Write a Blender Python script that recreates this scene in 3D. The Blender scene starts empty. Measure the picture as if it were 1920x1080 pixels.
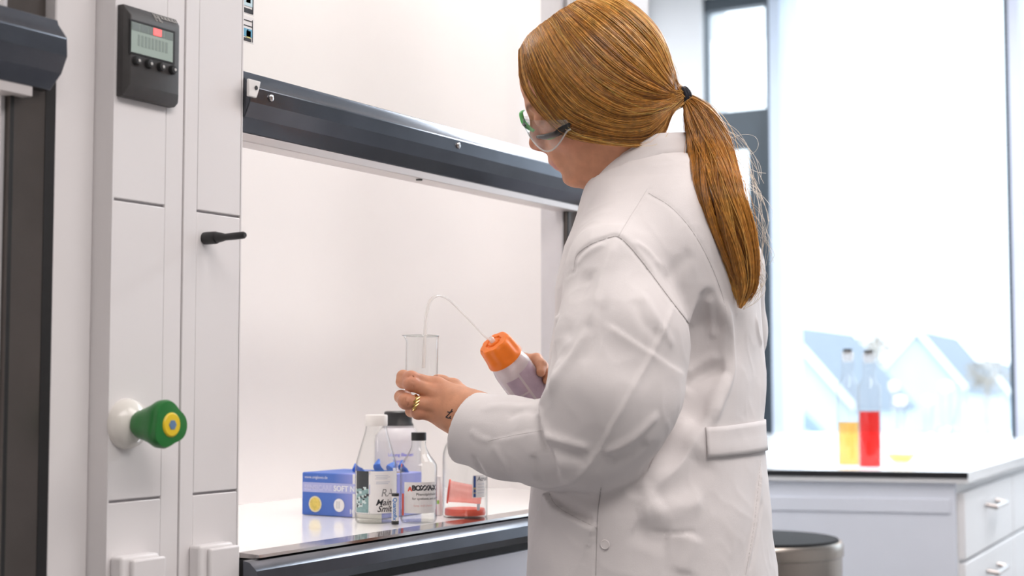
import bpy, bmesh, math, random
import numpy as np
from mathutils import Vector, Matrix
from mathutils.bvhtree import BVHTree

# ------------------------------------------------------------------ camera
SC = bpy.context.scene
COL = SC.collection
random.seed(7)
RNG = np.random.default_rng(7)
FPX = 2800.0
YAW, PIT = math.radians(30.3), math.radians(3.58)
CAM = np.array([0.0, -1.284, 1.123])
FWD = np.array([math.cos(YAW)*math.cos(PIT), math.sin(YAW)*math.cos(PIT), math.sin(PIT)])
RGT = np.array([math.sin(YAW), -math.cos(YAW), 0.0])
UPV = np.cross(RGT, FWD)
cd = bpy.data.cameras.new('camera')
cam = bpy.data.objects.new('camera', cd)
COL.objects.link(cam)
cd.sensor_width = 36.0
cd.lens = FPX/1920*36.0
cd.clip_start, cd.clip_end = 0.05, 400
m3 = Matrix((RGT, UPV, -FWD)).transposed()
cam.matrix_world = Matrix.Translation(CAM) @ m3.to_4x4()
cd.dof.use_dof = True
cd.dof.focus_distance = 2.09
cd.dof.aperture_fstop = 4.2
SC.camera = cam

def at(px, py, depth):          # a place in the room seen at a picture position, at a given distance
    return CAM + (FWD + RGT*((px-960)/FPX) + UPV*((540-py)/FPX))*depth
def on_z(px, py, z):
    d = at(px, py, 1.0)-CAM
    return CAM + d*((z-CAM[2])/d[2])
def on_y(px, py, y):
    d = at(px, py, 1.0)-CAM
    return CAM + d*((y-CAM[1])/d[1])
def proj(P):
    q = np.asarray(P, float)-CAM
    z = q@FWD
    return np.stack([960+FPX*(q@RGT)/z, 540-FPX*(q@UPV)/z, z], -1)

# ------------------------------------------------------------------ light and exposure
SC.view_settings.view_transform = 'Standard'
SC.view_settings.look = 'None'
SC.view_settings.gamma = 1.0
SC.view_settings.use_curve_mapping = False
SC.view_settings.exposure = 0.33

world = bpy.data.worlds.new('overcast_sky')
SC.world = world
world.use_nodes = True
wn = world.node_tree.nodes
bg = wn['Background']
bg.inputs[0].default_value = (0.80, 0.90, 1.0, 1)
bg.inputs[1].default_value = 2.6

def area(name, loc, rot, sx, sy, power, col=(1, 1, 1), portal=False):
    l = bpy.data.lights.new(name, 'AREA')
    l.shape = 'RECTANGLE'
    l.size, l.size_y = sx, sy
    l.energy = power
    l.color = col
    if portal:
        l.cycles.is_portal = True
    o = bpy.data.objects.new(name, l)
    o.location = loc
    o.rotation_euler = rot
    COL.objects.link(o)
    return o
WARM = (1.0, 0.925, 0.895)
COOL = (0.90, 0.95, 1.0)
area('ceiling_fill', (0.3, -1.9, 2.93), (0, 0, 0), 1.6, 1.2, 38, WARM)  # unseen area lights added under the ceiling as fill, no fittings modelled
area('ceiling_fill', (2.3, -1.7, 2.93), (0, 0, 0), 1.6, 1.0, 26, WARM)
area('ceiling_fill', (4.7, -0.6, 2.93), (0, 0, 0), 1.2, 1.6, 74, COOL)  # added cool fill, brightens the bench end and window wall
area('ceiling_fill', (4.4, 2.0, 2.93), (0, 0, 0), 1.6, 1.0, 60, COOL)
area('window_daylight', (6.32, 0.5, 1.9), (0, math.radians(90), 0), 1.9, 0.95, 1, portal=True)
area('window_daylight', (6.32, -1.15, 1.9), (0, math.radians(90), 0), 1.9, 2.1, 1, portal=True)
area('window_daylight', (6.32, 1.2, 2.6), (0, math.radians(90), 0), 0.5, 0.4, 1, portal=True)
area('hood_lamp', (2.1, 0.27, 2.82), (0, 0, 0), 1.0, 0.30, 11.8, (1.0, 0.95, 0.93))
area('hood_lamp', (0.79, 0.27, 2.82), (0, 0, 0), 1.0, 0.30, 11.8, (1.0, 0.95, 0.93))

# ------------------------------------------------------------------ materials
MATS = {}
def mat(name, col, rough=0.5, metal=0.0, spec=0.5, noise=0.0, nscale=40, bump=0.0, bscale=200, sheen=0.0, coat=0.0, sss=0.0, attr=None, aniso=0.0, detail=3):
    if name in MATS:
        return MATS[name]
    m = bpy.data.materials.new(name)
    m.use_nodes = True
    nt = m.node_tree
    b = nt.nodes['Principled BSDF']
    b.inputs['Base Color'].default_value = (*col, 1)
    b.inputs['Roughness'].default_value = rough
    b.inputs['Metallic'].default_value = metal
    b.inputs['Specular IOR Level'].default_value = spec
    b.inputs['Coat Weight'].default_value = coat
    b.inputs['Sheen Weight'].default_value = sheen
    b.inputs['Anisotropic'].default_value = aniso
    if sss:
        b.inputs['Subsurface Weight'].default_value = sss
        b.inputs['Subsurface Radius'].default_value = (1.0, 0.35, 0.2)
        b.inputs['Subsurface Scale'].default_value = 0.004
    tc = nt.nodes.new('ShaderNodeTexCoord')
    src = None
    if attr:
        a = nt.nodes.new('ShaderNodeAttribute'); a.attribute_name = attr
        src = a.outputs['Color']
    if noise:
        n = nt.nodes.new('ShaderNodeTexNoise')
        n.inputs['Scale'].default_value = nscale
        n.inputs['Detail'].default_value = detail
        nt.links.new(tc.outputs['Object'], n.inputs['Vector'])
        mx = nt.nodes.new('ShaderNodeMix'); mx.data_type = 'RGBA'; mx.blend_type = 'MULTIPLY'
        mx.inputs[0].default_value = 1.0
        if src: nt.links.new(src, mx.inputs[6])
        else: mx.inputs[6].default_value = (*col, 1)
        rp = nt.nodes.new('ShaderNodeMapRange')
        rp.inputs[1].default_value = 0.3; rp.inputs[2].default_value = 0.7
        rp.inputs[3].default_value = 1-noise; rp.inputs[4].default_value = 1+noise
        nt.links.new(n.outputs[0], rp.inputs[0])
        nt.links.new(rp.outputs[0], mx.inputs[7])
        src = mx.outputs[2]
    if src:
        nt.links.new(src, b.inputs['Base Color'])
    if bump:
        n2 = nt.nodes.new('ShaderNodeTexNoise')
        n2.inputs['Scale'].default_value = bscale
        n2.inputs['Detail'].default_value = 4
        nt.links.new(tc.outputs['Object'], n2.inputs['Vector'])
        bp = nt.nodes.new('ShaderNodeBump')
        bp.inputs['Strength'].default_value = bump
        bp.inputs['Distance'].default_value = 0.002
        nt.links.new(n2.outputs[0], bp.inputs['Height'])
        nt.links.new(bp.outputs[0], b.inputs['Normal'])
    MATS[name] = m
    return m

def clear(name, tint=(1, 1, 1), f0=0.045, rough=0.02, milk=0.0, milk_col=(0.9, 0.9, 0.9), edge=0.0):
    """thin clear wall: tinted see-through plus mirror glint by angle, optionally cloudy"""
    if name in MATS:
        return MATS[name]
    m = bpy.data.materials.new(name); m.use_nodes = True
    nt = m.node_tree; nd = nt.nodes
    nd.remove(nd['Principled BSDF'])
    out = nd['Material Output']
    tr = nd.new('ShaderNodeBsdfTransparent'); tr.inputs[0].default_value = (*tint, 1)
    gl = nd.new('ShaderNodeBsdfGlossy'); gl.inputs['Roughness'].default_value = rough
    lf = nd.new('ShaderNodeLayerWeight'); lf.inputs[0].default_value = 0.5
    pw = nd.new('ShaderNodeMath'); pw.operation = 'POWER'; pw.inputs[1].default_value = 5
    nt.links.new(lf.outputs['Facing'], pw.inputs[0])
    fr = nd.new('ShaderNodeMath'); fr.operation = 'MULTIPLY_ADD'; fr.inputs[1].default_value = 1-f0; fr.inputs[2].default_value = f0
    nt.links.new(pw.outputs[0], fr.inputs[0])
    base = tr.outputs[0]
    if edge:                      # thicker glass seen edge-on is darker
        lw = nd.new('ShaderNodeLayerWeight'); lw.inputs[0].default_value = 0.35
        mr = nd.new('ShaderNodeMapRange'); mr.inputs[1].default_value = 0.35; mr.inputs[2].default_value = 1.0
        mr.inputs[3].default_value = 1.0; mr.inputs[4].default_value = 1-edge
        nt.links.new(lw.outputs['Facing'], mr.inputs[0])
        mxc = nd.new('ShaderNodeMix'); mxc.data_type = 'RGBA'; mxc.blend_type = 'MULTIPLY'; mxc.inputs[0].default_value = 1
        mxc.inputs[6].default_value = (*tint, 1)
        nt.links.new(mr.outputs[0], mxc.inputs[7])
        nt.links.new(mxc.outputs[2], tr.inputs[0])
    if milk:
        df = nd.new('ShaderNodeBsdfDiffuse'); df.inputs[0].default_value = (*milk_col, 1)
        tl = nd.new('ShaderNodeBsdfTranslucent'); tl.inputs[0].default_value = (*milk_col, 1)
        ad = nd.new('ShaderNodeMixShader'); ad.inputs[0].default_value = 0.45
        nt.links.new(df.outputs[0], ad.inputs[1]); nt.links.new(tl.outputs[0], ad.inputs[2])
        m0 = nd.new('ShaderNodeMixShader'); m0.inputs[0].default_value = milk
        nt.links.new(base, m0.inputs[1]); nt.links.new(ad.outputs[0], m0.inputs[2])
        base = m0.outputs[0]
    mx = nd.new('ShaderNodeMixShader')
    nt.links.new(fr.outputs[0], mx.inputs[0])
    nt.links.new(base, mx.inputs[1]); nt.links.new(gl.outputs[0], mx.inputs[2])
    nt.links.new(mx.outputs[0], out.inputs[0])
    MATS[name] = m
    return m

def glow(name, col, s):
    if name in MATS: return MATS[name]
    m = mat(name, col, 0.3)
    b = m.node_tree.nodes['Principled BSDF']
    b.inputs['Emission Color'].default_value = (*col, 1)
    b.inputs['Emission Strength'].default_value = s
    return m

LINER = mat('white_liner', (0.925, 0.90, 0.89), 0.35, noise=0.012, nscale=3)
PANEL = mat('coated_panel_grey', (0.80, 0.775, 0.775), 0.38, noise=0.015, nscale=5, bump=0.03, bscale=500)
PANELIN = mat('joint_grey', (0.40, 0.385, 0.40), 0.5, noise=0.02, nscale=10)
DARKMETAL = mat('dark_anodised_metal', (0.118, 0.127, 0.148), 0.2, metal=0.95, noise=0.08, nscale=18, bump=0.04, bscale=600)
BROWNMETAL = mat('dark_jamb_metal', (0.105, 0.092, 0.085), 0.3, metal=0.6, noise=0.08, nscale=14)
BLACK = mat('black_gap', (0.008, 0.008, 0.009), 0.6, noise=0.05)
STEEL = mat('polished_sill_steel', (0.50, 0.47, 0.46), 0.10, metal=0.95, noise=0.04, nscale=10)
LEDGE = mat('satin_ledge', (0.66, 0.62, 0.61), 0.32, metal=0.35, noise=0.03, nscale=12)
SASHGLASS = clear('sash_glass', (0.985, 0.99, 0.985), 0.035, 0.0)
WINGLASS = clear('window_glass', (0.97, 0.985, 0.99), 0.04, 0.0)
BLACKPLASTIC = mat('black_plastic', (0.018, 0.018, 0.019), 0.38, noise=0.1, nscale=60, bump=0.05, bscale=900)
GREYPLASTIC = mat('worn_black_plastic', (0.045, 0.042, 0.042), 0.42, noise=0.12, nscale=50)
WHITEPLASTIC = mat('white_plastic', (0.80, 0.785, 0.77), 0.3, noise=0.015, nscale=30)
PAPER = mat('label_paper', (0.83, 0.81, 0.80), 0.6, noise=0.015, nscale=80)
INK = mat('black_ink', (0.02, 0.02, 0.025), 0.6, noise=0.1)

# ------------------------------------------------------------------ mesh helpers
def link(o): COL.objects.link(o); return o

class MB:
    """collects shapes for ONE mesh object"""
    def __init__(s): s.v = []; s.f = []; s.mi = []
    def add(s, v, f, m=0):
        k = len(s.v); s.v += [tuple(map(float, p)) for p in v]
        s.f += [tuple(i+k for i in q) for q in f]; s.mi += [m]*len(f); return s
    def box(s, x0, x1, y0, y1, z0, z1, m=0):
        v = [(x, y, z) for x in (x0, x1) for y in (y0, y1) for z in (z0, z1)]
        return s.add(v, [(0, 1, 3, 2), (4, 6, 7, 5), (0, 4, 5, 1), (2, 3, 7, 6), (0, 2, 6, 4), (1, 5, 7, 3)], m)
    def prism(s, pts, axis, a, b, m=0):
        """polygon pts extruded along axis (0,1,2) between a and b; pts give the other two coordinates in order"""
        n = len(pts); v = []
        for t in (a, b):
            for p in pts:
                q = list(p); q.insert(axis, t); v.append(q)
        f = [tuple(range(n))[::-1], tuple(range(n, 2*n))] + [(i, (i+1) % n, n+(i+1) % n, n+i) for i in range(n)]
        return s.add(v, f, m)
    def lathe(s, prof, M=None, seg=40, m=0, squash=None):
        """profile of (radius, height) turned about local z"""
        v = []; f = []; idx = []
        for r, h in prof:
            if r < 1e-6: idx.append([len(v)]); v.append((0, 0, h))
            else:
                idx.append(list(range(len(v), len(v)+seg)))
                for i in range(seg):
                    t = 2*math.pi*i/seg
                    rr = r*(squash(t, h) if squash else 1)
                    v.append((rr*math.cos(t), rr*math.sin(t), h))
        for a, b in zip(idx, idx[1:]):
            for i in range(seg):
                j = (i+1) % seg
                if len(a) == 1 and len(b) == 1: continue
                if len(a) == 1: f.append((a[0], b[i], b[j]))
                elif len(b) == 1: f.append((a[i], a[j], b[0]))
                else: f.append((a[i], a[j], b[j], b[i]))
        if M is not None: v = [tuple(M @ Vector(p)) for p in v]
        return s.add(v, f, m)
    def tube(s, P, R, seg=10, m=0, caps=True, flat=1.0):
        P = [np.array(p, float) for p in P]; n = len(P)
        if not hasattr(R, '__len__'): R = [R]*n
        T = [P[min(i+1, n-1)]-P[max(i-1, 0)] for i in range(n)]
        T = [t/(np.linalg.norm(t)+1e-12) for t in T]
        a = np.array([0, 0, 1.0]) if abs(T[0][2]) < .9 else np.array([1.0, 0, 0])
        u = np.cross(T[0], a); u /= np.linalg.norm(u)
        v = []; f = []
        for i in range(n):
            u = u-T[i]*(u@T[i]); u /= np.linalg.norm(u); w = np.cross(T[i], u)
            for k in range(seg):
                t = 2*math.pi*k/seg
                v.append(P[i]+R[i]*(math.cos(t)*u+flat*math.sin(t)*w))
        for i in range(n-1):
            for k in range(seg):
                j = (k+1) % seg
                f.append((i*seg+k, i*seg+j, (i+1)*seg+j, (i+1)*seg+k))
        if caps:
            f.append(tuple(range(seg))[::-1]); f.append(tuple(range((n-1)*seg, n*seg)))
        return s.add(v, f, m)
    def build(s, name, mats, parent=None, bevel=0, bseg=2, smooth=40, M=None, origin=None):
        me = bpy.data.meshes.new(name)
        v = s.v
        if M is not None: v = [tuple(M @ Vector(p)) for p in v]
        if origin is not None: v = [tuple(np.array(p)-np.array(origin)) for p in v]
        me.from_pydata(v, [], s.f)
        if not isinstance(mats, (list, tuple)): mats = [mats]
        for x in mats: me.materials.append(x)
        me.polygons.foreach_set('material_index', s.mi)
        bm = bmesh.new(); bm.from_mesh(me); bmesh.ops.recalc_face_normals(bm, faces=bm.faces); bm.to_mesh(me); bm.free()
        if smooth:
            me.polygons.foreach_set('use_smooth', [True]*len(me.polygons))
            me.set_sharp_from_angle(angle=math.radians(smooth))
        o = bpy.data.objects.new(name, me); link(o)
        if parent is not None: o.parent = parent
        if origin is not None: o.location = origin
        if bevel:
            b = o.modifiers.new('edge', 'BEVEL'); b.width = bevel; b.segments = bseg; b.limit_method = 'ANGLE'; b.angle_limit = math.radians(35)
            b.harden_normals = False
        return o

def tag(o, label=None, cat=None, group=None, kind=None):
    if label: o['label'] = label
    if cat: o['category'] = cat
    if group: o['group'] = group
    if kind: o['kind'] = kind
    return o
def thing(name, label, cat, loc=(0, 0, 0), group=None, rot=None):
    o = bpy.data.objects.new(name, None); link(o)
    o.location = loc
    o.empty_display_size = 0.05
    if rot is not None: o.rotation_euler = rot
    return tag(o, label, cat, group)
def struct(o): o['kind'] = 'structure'; return o
def under(o, root):
    """parent o to root keeping its place"""
    bpy.context.view_layer.update()
    o.parent = root
    o.matrix_parent_inverse = root.matrix_world.inverted()
    return o

def text_mesh(s, size, shear=0.0, bold=0.0, extr=0.0, align='LEFT', space=1.0):
    cu = bpy.data.curves.new('writing', 'FONT')
    cu.body = s; cu.size = size; cu.shear = shear; cu.offset = bold; cu.extrude = extr
    cu.align_x = align; cu.space_character = space; cu.resolution_u = 3
    o = bpy.data.objects.new('writing', cu); link(o)
    bpy.context.view_layer.update()
    me = bpy.data.meshes.new_from_object(o.evaluated_get(bpy.context.evaluated_depsgraph_get()))
    v = [tuple(p.co) for p in me.vertices]; f = [tuple(p.vertices) for p in me.polygons]
    bpy.data.objects.remove(o); bpy.data.meshes.remove(me)
    return v, f
def writing(mb, s, size, fn, m=0, **k):
    """text laid on a surface: fn maps (u, v) of the lettering to a place"""
    v, f = text_mesh(s, size, **k)
    bm = bmesh.new(); vs = [bm.verts.new(p) for p in v]
    for q in f:
        try: bm.faces.new([vs[i] for i in q])
        except ValueError: pass
    bmesh.ops.triangulate(bm, faces=bm.faces)
    bm.verts.index_update()
    v = [tuple(p.co) for p in bm.verts]; f = [tuple(x.index for x in q.verts) for q in bm.faces]
    bm.free()
    mb.add([fn(p[0], p[1]) for p in v], f, m)
def rounded_rect(w, h, r, n=6, cx=0, cy=0):
    P = []
    for k, (sx, sy) in enumerate(((1, 1), (-1, 1), (-1, -1), (1, -1))):
        for i in range(n+1):
            t = math.pi/2*(k+i/n)
            P.append((cx+sx*(w/2-r)+r*math.cos(t), cy+sy*(h/2-r)+r*math.sin(t)))
    return P
def catmull(P, n):
    """n points along a smooth curve through P"""
    P = np.array(P, float); k = len(P)
    Q = np.vstack([2*P[0]-P[1], P, 2*P[-1]-P[-2]])
    t = np.linspace(0, k-1, n); i = np.minimum(t.astype(int), k-2); u = (t-i)[:, None]
    a, b, c, d = Q[i], Q[i+1], Q[i+2], Q[i+3]
    return .5*((2*b)+(-a+c)*u+(2*a-5*b+4*c-d)*u*u+(-a+3*b-3*c+d)*u**3)

# ================================================================== the room
FLOORM = mat('grey_vinyl_floor', (0.22, 0.215, 0.215), 0.45, noise=0.05, nscale=6)  # floor out of view, kept dark to cut bounce from below
ROOMM = mat('unseen_wall_dark', (0.46, 0.44, 0.43), 0.7, noise=0.015, nscale=4)  # walls out of view, darkened to cut fill light
WALLM = mat('white_wall_paint', (0.82, 0.82, 0.83), 0.7, noise=0.015, nscale=4, bump=0.05, bscale=120)
CEILM = mat('white_ceiling_tile', (0.84, 0.83, 0.83), 0.8, noise=0.02, nscale=8)
SLATE = mat('slate_frame', (0.040, 0.055, 0.070), 0.45, noise=0.06, nscale=20)
PALEBLUE = mat('pale_blue_reveal', (0.56, 0.63, 0.74), 0.5, noise=0.02, nscale=8)
LAV = mat('pale_lavender_frame', (0.50, 0.51, 0.60), 0.5, noise=0.02, nscale=8)
XW = 6.2
struct(MB().box(-2.6, 6.5, -4.2, 3.4, -0.1, 0).build('floor', FLOORM))
struct(MB().box(-2.6, 6.5, -4.2, 3.4, 3.0, 3.1).build('ceiling', CEILM))
struct(MB().box(-2.7, -2.6, -4.2, 3.4, 0, 3.0).build('wall_left', ROOMM))
struct(MB().box(-2.6, 6.5, -4.3, -4.2, 0, 3.0).build('wall_back', ROOMM))
struct(MB().box(-2.6, 6.5, 3.4, 3.5, 0, 3.0).build('wall_front', WALLM))
# window wall
w = MB()
w.box(XW, XW+0.3, -4.2, 3.4, 0, 0.86)
w.box(XW, XW+0.3, -4.2, 3.4, 2.86, 3.0)
w.box(XW, XW+0.3, 1.346, 3.4, 0.86, 2.86)
w.box(XW, XW+0.3, -4.2, -2.25, 0.86, 2.86)
struct(w.build('wall_right', WALLM))
struct(MB().box(XW-0.05, XW+0.3, -2.25, 1.4, 0.86, 0.895).build('trim_1', mat('white_sill', (0.85, 0.86, 0.88), 0.3, noise=0.01)))
struct(MB().box(XW-0.05, XW-0.002, 1.60, 1.66, 0.0, 3.0).build('trim_2', WALLM, bevel=.006))

def slate_light():
    """slate casement with two round-cornered lights"""
    cu = bpy.data.curves.new('window_frame', 'CURVE'); cu.dimensions = '2D'; cu.fill_mode = 'BOTH'; cu.extrude = 0.03
    def loop(P):
        sp = cu.splines.new('POLY'); sp.points.add(len(P)-1); sp.use_cyclic_u = True
        for p, q in zip(sp.points, P): p.co = (q[0], q[1], 0, 1)
    loop([(1.032, .895), (1.346, .895), (1.346, 2.86), (1.032, 2.86)])
    loop(rounded_rect(.306, .47, .022, cx=1.189, cy=2.567))
    loop(rounded_rect(.19, 1.12, .022, cx=1.232, cy=1.602))
    o = bpy.data.objects.new('casement', cu); link(o)
    o.matrix_world = Matrix(((0, 0, 1, XW+.06), (1, 0, 0, 0), (0, 1, 0, 0), (0, 0, 0, 1)))
    bpy.context.view_layer.update()
    me = bpy.data.meshes.new_from_object(o.evaluated_get(bpy.context.evaluated_depsgraph_get()))
    me.transform(o.matrix_world); me.materials.clear(); me.materials.append(SLATE)
    bpy.data.objects.remove(o)
    r = bpy.data.objects.new('window_1', me); link(r)
    return r
w1 = struct(slate_light())
MB().box(XW+.055, XW+.061, 1.034, 1.346, .9, 2.86).build('pane', WINGLASS, w1)
w2 = struct(MB().box(XW-.02, XW+.02, 1.018, 1.034, .895, 2.86).box(XW+.02, XW+.10, -.003, .024, .895, 2.86)
            .box(XW+.02, XW+.10, .97, 1.02, .895, .92).build('window_2', SLATE))
MB().box(XW-.02, XW+.24, .968, 1.018, .895, 2.86).build('reveal', PALEBLUE, w2)
MB().box(XW+.06, XW+.066, .02, .972, .9, 2.86).build('pane', WINGLASS, w2)
w3 = struct(MB().box(XW-.02, XW+.14, -.045, -.003, .895, 2.86).box(XW-.02, XW+.1, -2.27, -2.20, .895, 2.86).build('window_3', LAV))
MB().box(XW+.06, XW+.066, -2.22, -.03, .9, 2.86).build('pane', WINGLASS, w3)

# ================================================================== outside
GROUND = mat('pale_ground', (0.75, 0.76, 0.74), 0.9, noise=0.1, nscale=0.05)
struct(MB().box(40, 200, -120, 120, -3.2, -3.0).build('ground', GROUND))
RENDER = mat('house_render', (0.54, 0.605, 0.68), 0.8, noise=0.02, nscale=1)  # bluish shade of the gable is mixed into this wall colour
ROOF = mat('house_roof_tile', (0.25, 0.285, 0.335), 0.8, noise=0.05, nscale=2)
VERGE = mat('house_verge', (0.95, 0.96, 0.97), 0.7, noise=0.01)
PORCHBLUE = mat('porch_roof_blue', (0.26, 0.33, 0.42), 0.8, noise=0.02, nscale=1)
def house(label, apex, left, right, back, depth=80):
    """gabled house: apex/left/right of the gable given as seen, ridge running back to `back`"""
    A, L, R = at(*apex, depth), at(*left, depth), at(*right, depth)
    B = at(*back, depth+9)
    d = B-A; L2, R2 = L+d, R+d
    base = -3.0
    def dn(p): return np.array([p[0], p[1], base])
    root = thing('house', label, 'house', dn((A+R)/2))
    nrm = (L-A); 
    w = MB().add([A, L, R, dn(L), dn(R), B, L2, R2, dn(L2), dn(R2)],
                 [(0, 1, 3, 4, 2), (5, 7, 9, 8, 6), (1, 6, 8, 3), (2, 4, 9, 7)])
    under(w.build('wall', RENDER), root)
    up = np.array([0, 0, .25]); out = -d/np.linalg.norm(d)*.35
    for P, P2 in ((R, R2), (L, L2)):
        e = (P-A)*.12
        r = MB().add([A+out, P+e+out, P2+e, B, A+out+up, P+e+out+up, P2+e+up, B+up],
                     [(0, 1, 2, 3), (4, 7, 6, 5), (0, 4, 5, 1), (1, 5, 6, 2), (2, 6, 7, 3), (3, 7, 4, 0)])
        under(r.build('roof', ROOF), root)
        o2 = out*1.4
        v = MB().add([A+o2-up*.2, P+e+o2-up*.2, P+e+o2+up*1.5, A+o2+up*1.5, A+out-up*.2, P+e+out-up*.2, P+e+out+up*1.5, A+out+up*1.5],
                     [(0, 1, 2, 3), (4, 7, 6, 5), (0, 4, 5, 1), (3, 2, 6, 7), (1, 5, 6, 2), (0, 3, 7, 4)])
        under(v.build('verge_board', VERGE), root)
    return root, A, L, R
h1, *_ = house('white gabled house with grey roof behind left half of the window', (1474, 618), (1350, 760), (1592, 752), (1600, 634))
h2, A2, L2, R2 = house('white gabled house with grey roof at middle of the window', (1722, 624), (1652, 702), (1806, 722), (1796, 640), 104)
h3, *_ = house('pale gabled house seen low beside right window frame', (1846, 676), (1800, 730), (1905, 752), (1900, 690), 125)
# porch roof low on the left house
pa, pb, pc, pdn = at(1478, 742, 74), at(1560, 822, 74), at(1545, 822, 74), at(1478, 775, 74)
por = MB().add([pa, pb, pc, pdn]+[p+np.array([1.5, .9, 0]) for p in (pa, pb, pc, pdn)],
               [(0, 1, 2, 3), (4, 7, 6, 5), (0, 4, 5, 1), (1, 5, 6, 2), (2, 6, 7, 3), (3, 7, 4, 0)]).build('porch_roof', PORCHBLUE)
under(por, h1)
LEAF = mat('bare_winter_foliage', (0.40, 0.36, 0.32), 0.9, noise=0.2, nscale=3)
BARK = mat('tree_bark', (0.45, 0.42, 0.40), 0.9, noise=0.2, nscale=3)
def tree(label, px, py, d, r):
    c = at(px, py, d)
    root = thing('tree', label, 'tree', (c[0], c[1], -3))
    under(MB().tube([(c[0], c[1], -3), (c[0]+.1, c[1], c[2]-r*.4), tuple(c)], [.25, .18, .06], 8).build('trunk', BARK), root)
    mb = MB()
    for k in range(170):
        q = RNG.normal(size=3); q /= np.linalg.norm(q); q *= r*RNG.random()**.4
        q[2] *= .8
        s = r*.16*(.5+RNG.random()); a = RNG.normal(size=3); a /= np.linalg.norm(a); b = np.cross(a, RNG.normal(size=3)); b /= np.linalg.norm(b)
        p = c+q
        mb.add([p-a*s, p+b*s*.6, p+a*s, p-b*s*.6], [(0, 1, 2, 3)])
    under(mb.build('crown', LEAF, smooth=0), root)
tree('bare pale brown tree between the two gabled houses outside', 1635, 655, 100, 1.5)
tree('bare pale tree at right beside the window frame outside', 1850, 705, 98, 1.4)

# ================================================================== fume hoods
def rail_profile(y0):
    return [(y0+.034, 1.533), (y0+.006, 1.5325), (y0+.004, 1.527), (y0-.010, 1.510), (y0-.011, 1.489), (y0-.002, 1.470), (y0+.016, 1.4525), (y0+.034, 1.4525)]
def make_hood(dx, label, jr, name='fume_hood'):
    root = thing(name, label, 'fume hood', (2.0+dx, 0.3, 0))
    P = lambda mb, n, m, par=None, **k: under(mb.build(n, m, **k), root if par is None else par)
    xl, xr = 1.42+dx, 2.68+dx
    # liner: back, sides with coved corners, ceiling
    lin = MB()
    cr = .2; pts_o = []; pts_i = []
    arcR = [(xr-cr+cr*math.sin(t), .50-cr+cr*math.cos(t)) for t in np.linspace(0, math.pi/2, 9)]
    arcL = [(xl+cr-cr*math.cos(t), .50-cr+cr*math.sin(t)) for t in np.linspace(0, math.pi/2, 9)]
    inner = [(xl, .08)]+arcL+arcR+[(xr, .08)]
    outer = [(xr+.02, .08), (xr+.02, .53), (xl-.02, .53), (xl-.02, .08)]
    n = len(inner)
    v = [(x, y, z) for z in (.902, 2.86) for x, y in inner]
    lin.add(v, [(i, i+1, n+i+1, n+i) for i in range(n-1)])
    lin.add([(xl, .05, 2.86), (xr, .05, 2.86), (xr, .53, 2.86), (xl, .53, 2.86)], [(0, 1, 2, 3)])
    P(lin, 'liner', LINER)
    P(MB().box(xl, xr, 0.08, .52, .872, .902).box(1.4985+dx, 2.45+dx, 0, .08, .872, .902), 'worktop', mat('white_worktop', (0.92, 0.90, 0.88), 0.12, noise=0.01, nscale=5))
    P(MB().box(xl-.06, xr+.06, .535, .93, 0, 2.95).box(xl-.06, xr+.06, .0, .53, 2.87, 2.95), 'casing', PANEL)
    P(MB().prism([(.001, .903), (-.034, .9015), (-.036, .898), (.001, .894)], 0, 1.4985+dx, 2.445+dx), 'sill_strip', STEEL)
    P(MB().prism([(-.030, .897), (-.041, .8945), (-.052, .885), (-.0545, .869), (-.047, .857), (-.030, .853)], 0, 1.473+dx, 2.445+dx), 'bumper_rail', DARKMETAL)
    P(MB().box(1.4985+dx, 2.443+dx, -.030, 0.0, .842, .8965), 'shadow_gap', BLACK)  # solid black block, paints the shade inside this recess
    P(MB().box(1.4985+dx, 2.445+dx, -.034, 0.0, .12, .842), 'base_panel', mat('base_panel_white', (0.70, 0.71, 0.77), 0.35, noise=0.01, nscale=5), bevel=.002)
    P(MB().box(1.4985+dx, 2.445+dx, -.01, 0.5, 0, .12), 'plinth', PANELIN)
    # jamb on the right of the opening
    P(MB().box(2.452+dx, jr+dx, .029, .081, .902, 1.47), 'jamb', BROWNMETAL)
    P(MB().box(2.452+dx, 2.515+dx, .046, .081, 1.47, 2.86), 'upper_jamb', BROWNMETAL)
    P(MB().box(2.446+dx, 2.4515+dx, .037, .082, .902, 2.86), 'jamb_return', mat('jamb_return_grey', (.60, .585, .60), .4, noise=.02))
    P(MB().box(2.4517+dx, 2.457+dx, .0285, .0292, .902, 1.47), 'jamb_gap', BLACK)
    P(MB().box(jr-.014+dx, jr+.001+dx, .0284, .0300, .902, 1.47), 'jamb_dark_band', BLACK)  # black strip paints the dark end of the jamb's reflection
    # sash
    sash = P(MB().box(1.44+dx, 2.45+dx, .040, .044, 1.46, 2.85), 'sash', SASHGLASS)
    rail = MB().prism(rail_profile(0), 0, 1.4985+dx, 2.497+dx)
    rr = P(rail, 'sash_rail', DARKMETAL, sash, bevel=.0012, smooth=20)
    P(MB().box(1.4985+dx, 2.47+dx, .014, .052, 1.441, 1.4525), 'sash_ledge', LEDGE, sash, bevel=.001)
    return root, sash, P
hood, sash, HP = make_hood(0, 'white fume hood whose opening the person in the lab coat works at', 2.545)
hood2, sash2, HP2 = make_hood(-1.312, 'neighbouring fume hood at left picture edge with blurred dark sash handle', 2.516)
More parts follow.
